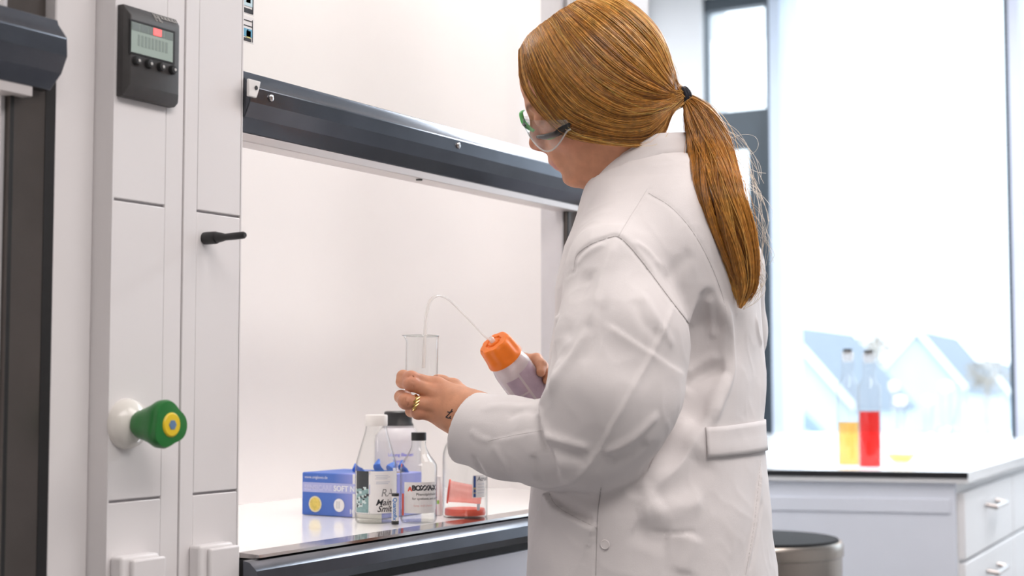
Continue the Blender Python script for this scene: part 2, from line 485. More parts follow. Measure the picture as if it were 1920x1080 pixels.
# bolts on the sash rail and screws under it
for x in (1.541, 2.008):
    M = Matrix.Translation((x, -.0098, 1.5005)) @ Matrix.Rotation(math.radians(90), 4, 'X')
    HP(MB().lathe([(0, .0035), (.0035, .0034), (.0048, .0024), (.0052, 0)], M, 20), 'bolt', STEEL, sash)
for x in (1.507, 1.945):
    M = Matrix.Translation((x, .022, 1.4408)) @ Matrix.Rotation(math.radians(180), 4, 'X')
    HP(MB().lathe([(.0055, 0), (.005, .002), (0, .0022)], M, 16), 'screw', BLACKPLASTIC, sash)
bk = HP(MB().prism([(1.489, 1.517), (1.513, 1.517), (1.510, 1.506), (1.505, 1.494), (1.489, 1.494)], 1, -.017, -.013), 'bracket', WHITEPLASTIC, sash, bevel=.001)
HP(MB().lathe([(0, .001), (.0028, .001), (.0028, 0)], Matrix.Translation((1.503, -.0172, 1.507)) @ Matrix.Rotation(math.radians(90), 4, 'X'), 14), 'bracket_hole', BLACK, sash)
# safety stickers at the left of the sash glass
def sticker(label, z0, z1, rows):
    root = thing('sticker', label, 'sticker', (1.553, .0385, z0), 'stickers on the sash glass')
    under(MB().box(1.525, 1.5635, .0385, .0399, z0, z1).build('sticker_sheet', PAPER), root)
    mb = MB()
    for (a, b, c, d, m) in rows:
        mb.box(1.541+a*.02, 1.541+b*.02, .0378, .0386, z0+c*(z1-z0), z0+d*(z1-z0), m)
    under(mb.build('sticker_print', [INK, mat('sticker_blue', (.12, .38, .55), .5, noise=.02), mat('sticker_yellow', (.75, .72, .25), .5, noise=.02), mat('sticker_pale', (.55, .72, .78), .5, noise=.02)]), root)
sticker('small printed sticker on sash glass, the higher of the two', 1.622, 1.70,
        [(.0, .95, .02, .10, 0), (.0, .9, .14, .42, 3), (.25, .7, .2, .36, 2), (.0, .9, .5, .75, 1), (.05, .5, .54, .7, 3), (.92, 1.0, .02, .9, 0)])
sticker('small printed sticker on sash glass just above the rail', 1.583, 1.619,
        [(.0, .8, .05, .16, 0), (.0, .9, .22, .52, 1), (.3, .75, .18, .45, 2), (.0, .95, .62, .65, 0), (.0, .95, .82, .85, 0), (.93, .97, .05, .9, 0), (.4, .5, .3, .5, 0)])

# service columns between the hoods
def column(x0, label, fittings):
    root = thing('service_column', label, 'service column', (x0+.12, .02, 0))
    P = lambda mb, n, m, **k: under(mb.build(n, m, **k), root)
    P(MB().box(x0, x0+.228, .004, .075, 0, 2.5), 'column_body', PANELIN)
    P(MB().box(x0-.0015, x0+.001, .0, .075, 0, 2.5), 'side_panel', PANEL)
    P(MB().box(x0-.064, x0-.0016, .030, .078, 0, 2.5), 'post', PANEL, bevel=.003)
    for a, b in ((.0, .086), (.1435, .2255)):
        for z0, z1 in ((1.3385, 2.49), (.9845, 1.3355), (.05, .9815)):
            P(MB().box(x0+a, x0+b, 0, .008, z0, z1), 'panel', PANEL, bevel=.0012)
    P(MB().box(x0+.0868, x0+.1170, .0004, .008, 0, 2.5), 'cover_strip', PANEL, bevel=.001)
    P(MB().box(x0+.1192, x0+.1427, -.0004, .008, 0, 2.5), 'cover_strip', PANEL, bevel=.001)
    P(MB().box(x0+.2262, x0+.2285, .0, .06, 0, 2.5), 'edge_strip', PANEL)
    return root
column(1.269, 'pale grey service column with display and green knob left of hood opening', True)
column(2.525, 'pale grey service column right of hood opening, behind the person', False)

# airflow display
D = thing('display', 'black wall display with red lamp and four round buttons', 'display', (1.318, 0, 1.51))
DP = lambda mb, n, m, par=None, **k: under(mb.build(n, m, **k), par or D)
x0, x1, z0, z1 = 1.271, 1.366, 1.459, 1.5685
yf = -.0165
# bevelled housing: base outline -> front outline
base = [(x0, z0), (x1-.006, z0), (x1, z0+.006), (x1, z1-.006), (x1-.006, z1), (x0, z1)]
i_ = .0095
fx0, fx1, fz0, fz1 = x0+.006, x1-.0075, z0+.0145, z1-.0125
front = [(fx0, fz0), (fx1, fz0), (fx1, fz0+.0001), (fx1, fz1-.0001), (fx1, fz1), (fx0, fz1)]
hb = MB()
v = [(x, 0, z) for x, z in base]+[(x, yf*.55, z) for x, z in base]+[(x, yf, z) for x, z in front]
f = [(i, (i+1) % 6, 6+(i+1) % 6, 6+i) for i in range(6)]+[(6+i, 6+(i+1) % 6, 12+(i+1) % 6, 12+i) for i in range(6)]
f += [tuple(range(12, 18)), tuple(range(6))[::-1]]
hb.add(v, f)
DP(hb, 'housing', GREYPLASTIC, bevel=.0008)
sx0, sx1, sz0, sz1 = 1.2765, 1.3465, 1.5115, 1.5475
DP(MB().prism([(sx0-.002, sz0-.002), (sx1+.004, sz0-.002), (sx1+.004, sz1+.003), (sx0-.002, sz1+.003)], 1, yf-.0007, yf+.001), 'screen_bezel', BLACK)
scr = DP(MB().box(sx0, sx1, yf-.0012, yf, sz0, sz1), 'screen', glow('lcd_grey_green', (.33, .40, .36), .12))
mb = MB()
for k in range(5):
    a = sx0+.0005+k*(sx1-sx0)/5
    mb.box(a, a+(sx1-sx0)/5-.0012, yf-.0016, yf-.0011, sz1-.0095, sz1-.0005)
DP(mb, 'status_field', mat('lcd_field', (.20, .24, .23), .4, noise=.03), scr)
mb = MB()
for k in range(9):
    mb.box(sx0+.011+k*.0058, sx0+.0145+k*.0058, yf-.0015, yf-.0011, sz0+.009, sz0+.0225)
DP(mb, 'faint_digits', mat('lcd_digit', (.27, .33, .30), .4, noise=.03), scr)
DP(MB().box(1.3125, 1.3255, yf-.0022, yf-.0014, sz1-.0088, sz1-.0005), 'red_lamp', glow('red_lamp', (1.0, .10, .10), 1.5))
for k in range(4):
    M = Matrix.Translation((1.2855+k*.0203, yf, 1.5022)) @ Matrix.Rotation(math.radians(90), 4, 'X')
    b = DP(MB().lathe([(.0058, 0), (.0056, .003), (.0045, .0048), (0, .0052)], M, 24), 'button', BLACKPLASTIC)
    DP(MB().lathe([(.0019, .0050), (.0017, .0056), (0, .0057)], Matrix.Translation((.001, 0, 0)) @ M, 14), 'button_mark', mat('pale_print', (.55, .54, .52), .5, noise=.05), b)
# pale maker's script on the upper slope, too small to read
mb = MB(); rs = np.random.default_rng(3)
ys = lambda s: yf*.55+(yf*.45)*s
for k in range(13):
    u = 1.318+k*.0031; s0 = .15; s1 = .15+(.75 if k in (0, 2, 3) else .42)*(1.0 if k < 4 else .8)
    a = np.array([u, ys(s0)-.0004, z1-.0125*s0]); b = np.array([u+.0012, ys(s1)-.0004, z1-.0125*s1])
    mb.tube([a, (a+b)/2+np.array([.0009*(-1)**k, 0, 0]), b], .0005, 5)
    c = b+np.array([.0012, 0, .001]); mb.tube([b, c], .00045, 5)
DP(mb, 'maker_script', mat('pale_print', (.55, .54, .52), .5))

# green gas tap
T = thing('gas_tap', 'green tap knob with yellow end disc on round white base', 'tap', (1.300, 0, 1.073))
TP = lambda mb, n, m, **k: under(mb.build(n, m, **k), T)
MX = Matrix.Translation((1.2955, 0, 1.073)) @ Matrix.Rotation(math.radians(90), 4, 'X')
TP(MB().lathe([(.030, 0), (.030, .003), (.0275, .010), (.021, .016), (.014, .020), (.011, .030), (0, .030)], MX, 40), 'tap_base', mat('tap_base_white', (.80, .77, .72), .18, noise=.01))
lobes = lambda t, h: 1+.105*math.cos(3*t+.5)*min(1, max(0, (h-.022)/.03))-.015*math.cos(6*t+1)
TP(MB().lathe([(0, .020), (.0145, .0205), (.0165, .024), (.019, .035), (.0225, .048), (.0265, .058), (.0272, .0665), (.0255, .0705), (.0165, .0715), (0, .0715)], MX, 48, squash=lobes), 'tap_knob', mat('green_knob', (.012, .17, .028), .32, noise=.06, nscale=30))
TP(MB().lathe([(0, .0738), (.0125, .0735), (.0142, .072), (.0142, .070)], MX, 32), 'tap_disc', mat('yellow_disc', (.82, .58, .02), .4, noise=.02))
TP(MB().lathe([(0, .0746), (.0058, .0744), (.0062, .0735)], MX, 6), 'tap_pictogram', mat('disc_blue', (.12, .22, .38), .4, noise=.02))

# black lever
H = thing('handle', 'small black lever handle sticking out of right column panel', 'handle', (1.4275, 0, 1.304))
M = Matrix.Translation((1.4275, 0, 1.3035)) @ Matrix.Rotation(math.radians(90), 4, 'X')
under(MB().lathe([(.0078, 0), (.0082, .003), (.0080, .018), (.0072, .0205), (0, .0208)], M, 28).build('grip', BLACKPLASTIC), H)
under(MB().tube([(1.4275, -.019, 1.304), (1.4275, -.026, 1.3035), (1.4275, -.034, 1.3035), (1.4275, -.05, 1.304), (1.4275, -.0635, 1.3045), (1.4275, -.066, 1.3045)], [.0070, .0062, .0044, .0047, .0046, .003], 16).build('lever', BLACKPLASTIC), H)

# socket covers low on the column
for x, zt, lab in ((1.2725, .9205, 'pale box-shaped socket cover below the green tap'), (1.4045, .921, 'pale box-shaped socket cover beside the white worktop corner')):
    S = thing('socket_cover', lab, 'socket cover', (x+.03, 0, .80))
    under(MB().box(x, x+.062, -.020, 0, .80, zt).build('cover_box', PANEL, bevel=.004, bseg=3), S)
    under(MB().box(x+.012, x+.066, -.027, -.019, .80, zt-.004).build('cover_flap', PANEL, bevel=.003, bseg=3), S)

# ================================================================== things on the hood worktop
ZT = 0.9025
GLASS = clear('lab_glass', (0.99, 0.993, 0.99), 0.045, 0.0, edge=0.55)
THICKGLASS = clear('bottle_glass', (0.978, 0.985, 0.98), 0.05, 0.01, edge=0.6)
WATER = clear('clear_liquid', (0.97, 0.975, 0.96), 0.02, 0.0, edge=0.3)
GOLD = mat('gold', (0.83, 0.60, 0.22), 0.2, metal=1.0, noise=0.05, nscale=300)
BLUEGLOVE = mat('blue_nitrile', (0.035, 0.16, 0.62), 0.5, noise=0.06, nscale=40)
def spot(px, py): return on_z(px, py, ZT)
def facing(p):                  # heading of the camera side seen from p
    d = CAM-np.asarray(p); return math.atan2(d[1], d[0])
def wrap(c, r, ang, z0):        # lettering wrapped round an upright bottle; ang = heading of the label middle
    def fn(u, v):
        t = ang+u/r
        return (c[0]+(r+.0004)*math.cos(t), c[1]+(r+.0004)*math.sin(t), z0+v)
    return fn
def label_patch(mb, c, r, ang, w, z0, z1, m=0, dr=.0002, n=16):
    P = []
    for i in range(n+1):
        t = ang+(-w/2+w*i/n)/r
        P.append((c[0]+(r+dr)*math.cos(t), c[1]+(r+dr)*math.sin(t)))
    v = [(x, y, z0) for x, y in P]+[(x, y, z1) for x, y in P]
    mb.add(v, [(i, i+1, n+2+i, n+1+i) for i in range(n)], m)

# glove box
G = thing('glove_box', 'blue and white cardboard box of gloves with gold seal', 'box', (2.04, .13, ZT))
bx0, bx1, by0, by1, bh = 1.980, 2.095, .115, .277, .070
GP = lambda mb, n, m, par=None, **k: under(mb.build(n, m, **k), par or G)
BOXBLUE = mat('carton_blue', (.055, .15, .48), .45, noise=.03, nscale=20)
# print fades from deep blue to violet along the carton
def carton():
    m = bpy.data.materials.new('carton_print'); m.use_nodes = True; nt = m.node_tree; b = nt.nodes['Principled BSDF']; b.inputs['Roughness'].default_value = .45
    tc = nt.nodes.new('ShaderNodeTexCoord'); sp = nt.nodes.new('ShaderNodeSeparateXYZ'); nt.links.new(tc.outputs['Object'], sp.inputs[0])
    mr = nt.nodes.new('ShaderNodeMapRange'); mr.inputs[1].default_value = by1; mr.inputs[2].default_value = by1-.12
    nt.links.new(sp.outputs[1], mr.inputs[0])
    cr = nt.nodes.new('ShaderNodeValToRGB'); e = cr.color_ramp.elements
    e[0].position = .15; e[0].color = (.05, .14, .50, 1); e[1].position = .9; e[1].color = (.27, .30, .66, 1)
    e.new(.55).color = (.07, .16, .52, 1)
    nt.links.new(mr.outputs[0], cr.inputs[0]); nt.links.new(cr.outputs[0], b.inputs['Base Color'])
    return m
GP(MB().box(bx0, bx1, by0, by1, ZT, ZT+bh), 'carton', carton(), bevel=.0015)
xf = bx0-.0004
pr = MB()
def face_rect(mb, y0, y1, z0, z1, m, dx=0):
    mb.add([(xf-dx, y0, z0), (xf-dx, y1, z0), (xf-dx, y1, z1), (xf-dx, y0, z1)], [(0, 1, 2, 3)], m)
face_rect(pr, by0, by1-.104, ZT, ZT+bh, 0)
face_rect(pr, by0, by1-.002, ZT+.038, ZT+.054, 1, .0002)
for y, r, m in ((by1-.028, .0132, 2), (by1-.077, .0108, 0)):
    pr.add([(xf-.0003, y+r*math.cos(t), ZT+.0185+r*math.sin(t)) for t in np.linspace(0, 2*math.pi, 28, endpoint=False)], [tuple(range(28))], 5 if m == 2 else m)
    pr.add([(xf-.0005, y+r*.82*math.cos(t), ZT+.0185+r*.82*math.sin(t)) for t in np.linspace(0, 2*math.pi, 28, endpoint=False)], [tuple(range(28))], m)
for k in range(3):
    face_rect(pr, by1-.073-k*.003, by1-.0715-k*.003, ZT+.013, ZT+.025, 6, .0006)
fn = lambda y0, z0: (lambda u, v: (xf-.0008, y0-u, z0+v))
writing(pr, 'SOFT NITRIL BLUE', .0125, fn(by1-.066, ZT+.0415), 3, bold=.0004, space=1.0)
writing(pr, 'SENSICARE', .0115, fn(by1-.006, ZT+.0420), 4, bold=.0004, space=1.0)
writing(pr, 'www.unigloves.de', .0065, fn(by1-.006, ZT+.0605), 3)
writing(pr, '100', .010, fn(by1-.098, ZT+.006), 3, bold=.0004)
GP(pr, 'carton_artwork', [PAPER, mat('carton_band', (.40, .43, .72), .5, noise=.05, nscale=20), mat('seal_gold', (.72, .56, .13), .35, metal=.3, noise=.15, nscale=150),
   mat('print_white', (.80, .81, .86), .5, noise=.02), mat('print_lilac', (.52, .54, .78), .5, noise=.02), mat('seal_edge', (.72, .66, .45), .5, noise=.1, nscale=200), mat('print_grey', (.5, .52, .53), .5, noise=.05)], smooth=0)
GP(MB().add([(bx0+.025, by1-.085, ZT+bh+.0005), (bx0+.09, by1-.085, ZT+bh+.0005), (bx0+.09, by0+.01, ZT+bh+.0005), (bx0+.025, by0+.01, ZT+bh+.0005)], [(0, 1, 2, 3)]), 'opening', mat('carton_inside', (.32, .24, .16), .8, noise=.1, nscale=60))
tw = MB()
def leaf(c, h, w, lean, mb):
    P = [np.array(c)+np.array([.004*math.sin(i*1.3), lean*(i/6)**1.5, h*i/6]) for i in range(7)]
    mb.tube(P, [w*x for x in (.9, 1.0, .95, .85, .72, .5, .18)], 10, flat=.3)
leaf((bx0+.05, by1-.08, ZT+bh-.004), .017, .009, .012, tw)
GP(tw, 'protruding_glove', BLUEGLOVE)
tw = MB(); leaf((bx0+.04, .150, ZT+bh-.004), .027, .0095, .003, tw); leaf((bx0+.055, .140, ZT+bh-.004), .022, .009, -.008, tw)
GP(tw, 'protruding_glove', BLUEGLOVE)
tw = MB(); leaf((bx0+.08, .128, ZT+bh-.004), .024, .008, .006, tw)
GP(tw, 'protruding_glove', BLUEGLOVE)

# tall bottle with handwritten label
c = np.array([1.934, .094, ZT]); r = .0330
F = thing('sample_bottle', 'clear tapering bottle with handwritten label and pale screw cap in front of glove box', 'bottle', c)
FP = lambda mb, n, m, par=None, **k: under(mb.build(n, m, **k), par or F)
M = Matrix.Translation(c)
prof = [(0, .001), (.030, 0), (.0325, .003), (r, .008), (r, .082), (.0315, .094), (.0265, .112), (.0212, .130), (.0175, .143), (.0165, .150), (.0165, .157)]
FP(MB().lathe(prof, M, 44), 'bottle_glass', THICKGLASS)
FP(MB().lathe([(0, .002), (.0310, .002), (.0318, .006), (.0318, .014), (0, .014)], M, 40), 'remaining_liquid', clear('straw_liquid', (.97, .97, .93), .02, .0, edge=.3))
FP(MB().lathe([(0, .168), (.0168, .168), (.0178, .1665), (.0178, .152), (.0172, .1505), (0, .1505)], M, 40, squash=lambda t, h: 1+.006*math.cos(36*t)), 'screw_cap', mat('translucent_white_cap', (.80, .77, .74), .35, noise=.02))
fa = facing(c)
lab = MB()
# rotate: dark photo part at picture left; headings grow towards picture left? left of the bottle is +angle side checked below
def lp(mb, a0, a1, z0, z1, m, dr=.0003): label_patch(mb, c, r, fa+(a0+a1)/2, abs(a1-a0)*r, c[2]+z0, c[2]+z1, m, dr)
SGN = -1.0                      # going round counter-clockwise moves to the picture's right
lp(lab, -1.25, -.32, .016, .081, 0)
lp(lab, -1.15, -.35, .054, .0812, 1, .0005)
lp(lab, -1.15, -.35, .017, .054, 2, .0005)
for k in range(26):
    a = -1.1+RNG.random()*.7; z = .022+RNG.random()*.036; s = .002+.004*RNG.random()
    label_patch(lab, c, r, fa+a, s*1.3, c[2]+z, c[2]+z+s, 4 if RNG.random() < .6 else 1, .0007, 3)
lp(lab, -.28, 1.3, .016, .081, 0)
lp(lab, -.24, .9, .0815, .0825, 5, .0003)
for k, (a0, a1, z) in enumerate(((-.05, .6, .074), (-.0, .7, .0715), (-.05, .55, .069), (0, .7, .064), (.0, .6, .0615))):
    lp(lab, a0, a1, z, z+.0009, 6, .0005)
writing(lab, 'RA', .017, wrap(c, r, fa+.22, c[2]+.042), 7, shear=.2)
writing(lab, 'Main', .0135, wrap(c, r, fa-.02, c[2]+.0285), 3, shear=.35, bold=.0002)
writing(lab, 'Smith', .0135, wrap(c, r, fa+.05, c[2]+.0185), 3, shear=.35, bold=.0002)
FP(lab, 'label', [PAPER, mat('label_dark', (.035, .04, .045), .5, noise=.1), mat('label_teal', (.24, .38, .38), .5, noise=.15, nscale=150), INK, mat('label_pale_teal', (.60, .70, .69), .5, noise=.1), mat('label_blue', (.10, .28, .75), .5, noise=.05), mat('label_grey_print', (.52, .55, .62), .5), mat('pen_grey', (.22, .22, .22), .6, noise=.05)], smooth=0)

# plastic bottle with black cap behind
c = np.array([2.124, .184, ZT]); r = .0400
B = thing('plastic_bottle', 'white translucent plastic bottle with large black screw cap', 'bottle', c)
BP = lambda mb, n, m, **k: under(mb.build(n, m, **k), B)
M = Matrix.Translation(c)
BP(MB().lathe([(0, 0), (.037, 0), (r, .004), (r, .118), (.0385, .128), (.031, .138), (.0275, .141), (.0275, .145), (0, .145)], M, 44), 'bottle_body', clear('milky_bottle', (.95, .93, .95), .03, .2, milk=.72, milk_col=(.87, .85, .86)))
BP(MB().lathe([(0, .170), (.0215, .1695), (.0235, .1675), (.0242, .150), (.0268, .1465), (.0268, .1435), (.024, .1425), (0, .1425)], M, 48, squash=lambda t, h: 1+.008*math.cos(40*t)*(1 if h > .149 else 0)), 'screw_cap', BLACKPLASTIC)
fa = facing(c); lab = MB()
writing(lab, 'Lösung Blautest', .0075, wrap(c, r, fa-.42, c[2]+.0945), 0, space=.95, bold=.0002)
writing(lab, 'Pentan', .0075, wrap(c, r, fa-.2, c[2]+.0835), 0, bold=.0002)
BP(lab, 'printed_text', mat('print_violet_blue', (.25, .26, .72), .5, noise=.05), smooth=0)

# small reagent bottle with black cap
c = np.array([1.966, .035, ZT]); r = .0290
R = thing('reagent_bottle', 'small clear bottle with black cap and white label at worktop front', 'bottle', c)
RP = lambda mb, n, m, **k: under(mb.build(n, m, **k), R)
M = Matrix.Translation(c)
RP(MB().lathe([(0, .002), (.026, 0), (.0285, .003), (r, .007), (r, .085), (.0283, .0905), (.0245, .0965), (.0180, .105), (.0130, .1145), (.0112, .121), (.0110, .128)], M, 44), 'bottle_glass', THICKGLASS)
RP(MB().lathe([(0, .1405), (.0112, .1405), (.0119, .1398), (.0119, .1277), (0, .1277)], M, 40, squash=lambda t, h: 1+.006*math.cos(32*t)), 'screw_cap', BLACKPLASTIC)
RP(MB().lathe([(0, .003), (.0272, .003), (.0274, .006), (.0274, .020), (0, .020)], M, 40), 'remaining_liquid', WATER)
fa = facing(c); lab = MB()
label_patch(lab, c, r, fa+.12, r*1.95, c[2]+.016, c[2]+.064, 0)
A = fa-.62
tri = lambda m, s, dz, dr: lab.add([wrap(c, r+dr, A, c[2]+.050+dz)(u*s, v*s) for u, v in ((0, 0), (.0085, 0), (.0062, .0058), (.00425, .0078), (.0023, .0058))], [(0, 1, 2, 3, 4)], m)
tri(1, 1, 0, 0)
writing(lab, 'BOZZA-X', .0108, wrap(c, r, fa-.36, c[2]+.0515), 2, bold=.0006, space=.86)
for z, a0, w in ((.0575, .32, .0125), (.054, .32, .0125)):
    label_patch(lab, c, r, fa+a0+.25, w, c[2]+z, c[2]+z+.0008, 3, .0006, 6)
writing(lab, 'Phenolphthalein', .0058, wrap(c, r, fa-.13, c[2]+.0435), 2)
writing(lab, 'for synthesis and analysis', .0052, wrap(c, r, fa-.34, c[2]+.037), 2)
writing(lab, 'keep well closed', .0046, wrap(c, r, fa-.26, c[2]+.0265), 4)
label_patch(lab, c, r, fa-.98, .0055, c[2]+.012, c[2]+.046, 1, .0004, 4)
label_patch(lab, c, r, fa-1.12, .0035, c[2]+.087, c[2]+.092, 1, .0004, 4)
RP(lab, 'label', [PAPER, mat('label_red', (.80, .12, .07), .5, noise=.04), INK, mat('print_dark_grey', (.25, .25, .26), .6, noise=.05), mat('print_pink', (.85, .50, .48), .6, noise=.03)], smooth=0)

# slim vial with vertical lettering
c = np.array([1.921, .048, ZT]); r = .0058
V = thing('vial', 'slim white vial with black cap and blue upright lettering between the bottles', 'vial', c)
M = Matrix.Translation(c)
under(MB().lathe([(0, 0), (.0056, 0), (.0058, .001), (.0058, .005), (0, .005)], M, 24).build('vial_foot', BLACKPLASTIC), V)
under(MB().lathe([(0, .005), (.0056, .005), (.0056, .043), (0, .043)], M, 24).build('vial_body', PAPER), V)
under(MB().lathe([(0, .0475), (.0052, .0475), (.0058, .047), (.0058, .043), (0, .043)], M, 24).build('vial_cap', BLACKPLASTIC), V)
fa = facing(c); lab = MB()
writing(lab, 'Quantofix', .0085, lambda u, v: wrap(c, r-.0002, fa-.25, c[2]+.041)(v-.002, -u), 0, bold=.0002)
under(lab.build('printed_text', mat('print_blue', (.06, .22, .55), .5, noise=.05), smooth=0), V)

# tall white tube behind the vial
c = np.array([1.986, .098, ZT])
c = spot(738, 962)
W = thing('tube', 'white tube with blue cap standing behind the slim vial', 'tube', c)
M = Matrix.Translation(c)
under(MB().lathe([(0, 0), (.0062, 0), (.0062, .0755), (0, .0755)], M, 24).build('tube_body', PAPER), W)
under(MB().lathe([(0, .0838), (.0052, .0835), (.006, .082), (.0062, .0757), (0, .0757)], M, 24).build('tube_cap', mat('deep_blue_cap', (.02, .06, .40), .4, noise=.05)), W)

# clear domed jar with red-capped things inside
c = np.array([2.086, .024, ZT]); r = .0370
J = thing('jar', 'large clear round-shouldered jar below the sleeve', 'jar', c)
JP = lambda mb, n, m, **k: under(mb.build(n, m, **k), J)
M = Matrix.Translation(c)
JP(MB().lathe([(0, .0015), (.035, 0), (r, .003), (r, .094), (.0362, .104), (.0335, .114), (.0285, .123), (.0215, .130), (.016, .133), (.016, .145)], M, 48), 'jar_glass', THICKGLASS)
fa = facing(c); lab = MB()
label_patch(lab, c, r, fa+.66, .025, c[2]+.033, c[2]+.069, 0)
label_patch(lab, c, r, fa+.43, .0042, c[2]+.034, c[2]+.068, 1, .0004, 3)
for z in (.048, .0465, .040): label_patch(lab, c, r, fa+.43, .0042, c[2]+z, c[2]+z+.0012, 4, .0005, 3)
writing(lab, 'Acros', .0095, wrap(c, r, fa+.55, c[2]+.0600), 2, shear=.25, bold=.0002)
for z in (.054, .049, .0445, .040): label_patch(lab, c, r, fa+.78, .016, c[2]+z, c[2]+z+.0011, 3, .0004, 5)
label_patch(lab, c, r, fa+.62, .006, c[2]+.0125, c[2]+.023, 3, .0004, 3)
JP(lab, 'label', [PAPER, mat('label_navy', (.04, .09, .28), .5, noise=.05), mat('print_grey_ink', (.15, .15, .17), .6), mat('print_light_grey', (.60, .60, .64), .6), mat('label_ochre', (.62, .50, .20), .5)], smooth=0)
PINK = clear('pink_plastic', (.95, .70, .66), .03, .2, milk=.38, milk_col=(.92, .52, .48))
REDP = mat('red_plastic', (.78, .10, .05), .4, noise=.05, nscale=60)
K = thing('stopper', 'red flat stopper lying inside the clear jar', 'stopper', (2.086, .024, ZT+.003))
under(MB().lathe([(0, 0), (.0325, 0), (.0335, .002), (.033, .0085), (.032, .0105), (0, .0105)], Matrix.Translation((2.086, .024, ZT+.003)), 36).build('stopper_disc', REDP), K)
K = thing('beaker', 'pink plastic cup with red rim lying on its side inside the jar', 'cup', (2.086, .024, ZT+.016))
mdir = Vector((RGT[0], RGT[1], -.12)).normalized()
mm = Matrix.Translation(np.array([2.086, .024, ZT+.038])-np.array(mdir)*.0275) @ mdir.to_track_quat('Z', 'Y').to_matrix().to_4x4()
under(MB().lathe([(.0185, .0015), (.0178, .003), (.0168, .012), (.0155, .030), (.0150, .055), (0, .0565)], mm, 36).build('cup_wall', PINK), K)
under(MB().lathe([(.0185, .002), (.0197, .0015), (.0200, .000), (.0190, -.0008), (.0180, .0002), (.0185, .002)], mm, 36).build('cup_rim', REDP), K)
# white label strip with green mark standing behind, between bottle and jar
c = spot(822, 966)
N = thing('tube', 'thin white tube with small green mark between bottle and jar', 'tube', c)
M = Matrix.Translation(c)
under(MB().lathe([(0, 0), (.0068, 0), (.0068, .052), (.0045, .056), (.0045, .064), (0, .064)], M, 24).build('tube_body', PAPER), N)
lab = MB(); label_patch(lab, c, .0068, facing(c)-.2, .005, c[2]+.019, c[2]+.025, 0, .0003, 3)
under(lab.build('green_mark', mat('green_print', (.30, .55, .10), .5, noise=.05), smooth=0), N)

# ================================================================== bench by the window
A_, B_ = np.array([3.44, .68]), np.array([3.767, -.386])
BENCH = thing('lab_bench', 'white lab bench with grey end panel in front of the window', 'bench', (4.9, .2, 0))
NP = lambda mb, n, m, par=None, **k: under(mb.build(n, m, **k), par or BENCH)
eL = (B_-A_)/np.linalg.norm(B_-A_); ln = np.array([.9985, .055])
C_, D_ = B_+ln*2.34, np.array([6.14, .98])
BTOP = mat('white_bench_top', (.86, .87, .88), .16, noise=.01, nscale=6)
NP(MB().prism([tuple(A_), tuple(B_), tuple(C_), tuple(D_)], 2, .872, .900), 'worktop', BTOP, bevel=.001)
off = ln*.0012
NP(MB().prism([tuple(A_-ln*.004), tuple(B_-ln*.004), tuple(B_), tuple(A_)], 2, .884, .8985), 'worktop_edge', mat('black_edge', (.012, .013, .016), .4, noise=.05))
ENDM = mat('bench_end_grey', (.84, .88, .97), .5, noise=.015, nscale=6)
a2, b2 = A_+ln*.02+eL*.03, B_+ln*.02-eL*.036
c2, d2 = C_-np.array([0, -.036]), D_
NP(MB().prism([tuple(a2), tuple(b2), tuple(b2+ln*.02), tuple(a2+ln*.02)], 2, 0, .872), 'end_panel', ENDM)
NP(MB().prism([tuple(a2-ln*.006), tuple(b2-ln*.006-eL*.01), tuple(b2-eL*.01), tuple(a2)], 2, .795, .832), 'apron_rail', ENDM, bevel=.003)
FRONTM = mat('bench_front_white', (.96, .96, .97), .45, noise=.01)
NP(MB().prism([tuple(b2+ln*.02), tuple(c2), tuple(c2+np.array([0, .5])), tuple(b2+ln*.02+np.array([-.12, .5]))], 2, .10, .872), 'carcass', FRONTM)
nrm = np.array([ln[1], -ln[0]])
for k in range(3):
    u0, u1 = .03+k*.76, .03+k*.76+.745
    for z0, z1, nm in ((.68, .845, 'drawer'), (.40, .67, 'drawer'), (.12, .39, 'drawer')):
        p0, p1 = b2+ln*u0, b2+ln*u1
        d = NP(MB().prism([tuple(p0+nrm*.018), tuple(p1+nrm*.018), tuple(p1), tuple(p0)], 2, z0, z1), nm, FRONTM, bevel=.002)
        q = (p0+p1)/2
        P = [np.append(q-ln*.08+nrm*.019, z1-.05), np.append(q-ln*.08+nrm*.045, z1-.055), np.append(q+ln*.08+nrm*.045, z1-.055), np.append(q+ln*.08+nrm*.019, z1-.05)]
        NP(MB().tube(P, .007, 10), 'handle', STEEL, d)

# glassware on the bench
BG = clear('bench_glass', (.96, .97, .975), .06, 0, edge=.75, milk=.05, milk_col=(.8, .82, .85))
def liquid(name, col, edge=.2): return clear(name, col, .02, .05, edge=edge, milk=.25, milk_col=col)
STOP = mat('dark_stopper', (.03, .022, .018), .5, noise=.05)
def bench_at(px, py): return on_z(px, py, .901)
def bench_bottle(px, py, h, r, label, liq, fill, top):
    c = bench_at(px, py)
    T = thing('glass_bottle', label, 'bottle', c, 'tall stoppered bottles on the window bench')
    M = Matrix.Translation(c)
    under(MB().lathe([(0, 0), (r*.95, 0), (r, .004), (r, h*.66), (r*.97, h*.70), (r*.62, h*.755), (r*.52, h*.79), (r*.52, h*.88), (r*.60, h*.89), (r*.60, h*.91)], M, 36).build('bottle_glass', BG), T)
    under(MB().lathe([(0, .003), (r*.9, .003), (r*.9, fill), (0, fill)], M, 36).build('liquid', liq), T)
    under(MB().lathe([(0, h*.90), (r*.42, h*.90), (r*.5, h*.93), (r*.56, h*.96), (r*.50, h*.985), (0, h)], M, 28).build('stopper', clear('frosted_stopper', (.9, .9, .92), .05, .2, milk=.6)), T)
    under(MB().lathe([(0, h*.965), (r*.30, h*.965), (r*.42, h*.995), (r*.40, h*1.01), (0, h*1.012)], M, 24).build('stopper_top', top), T)
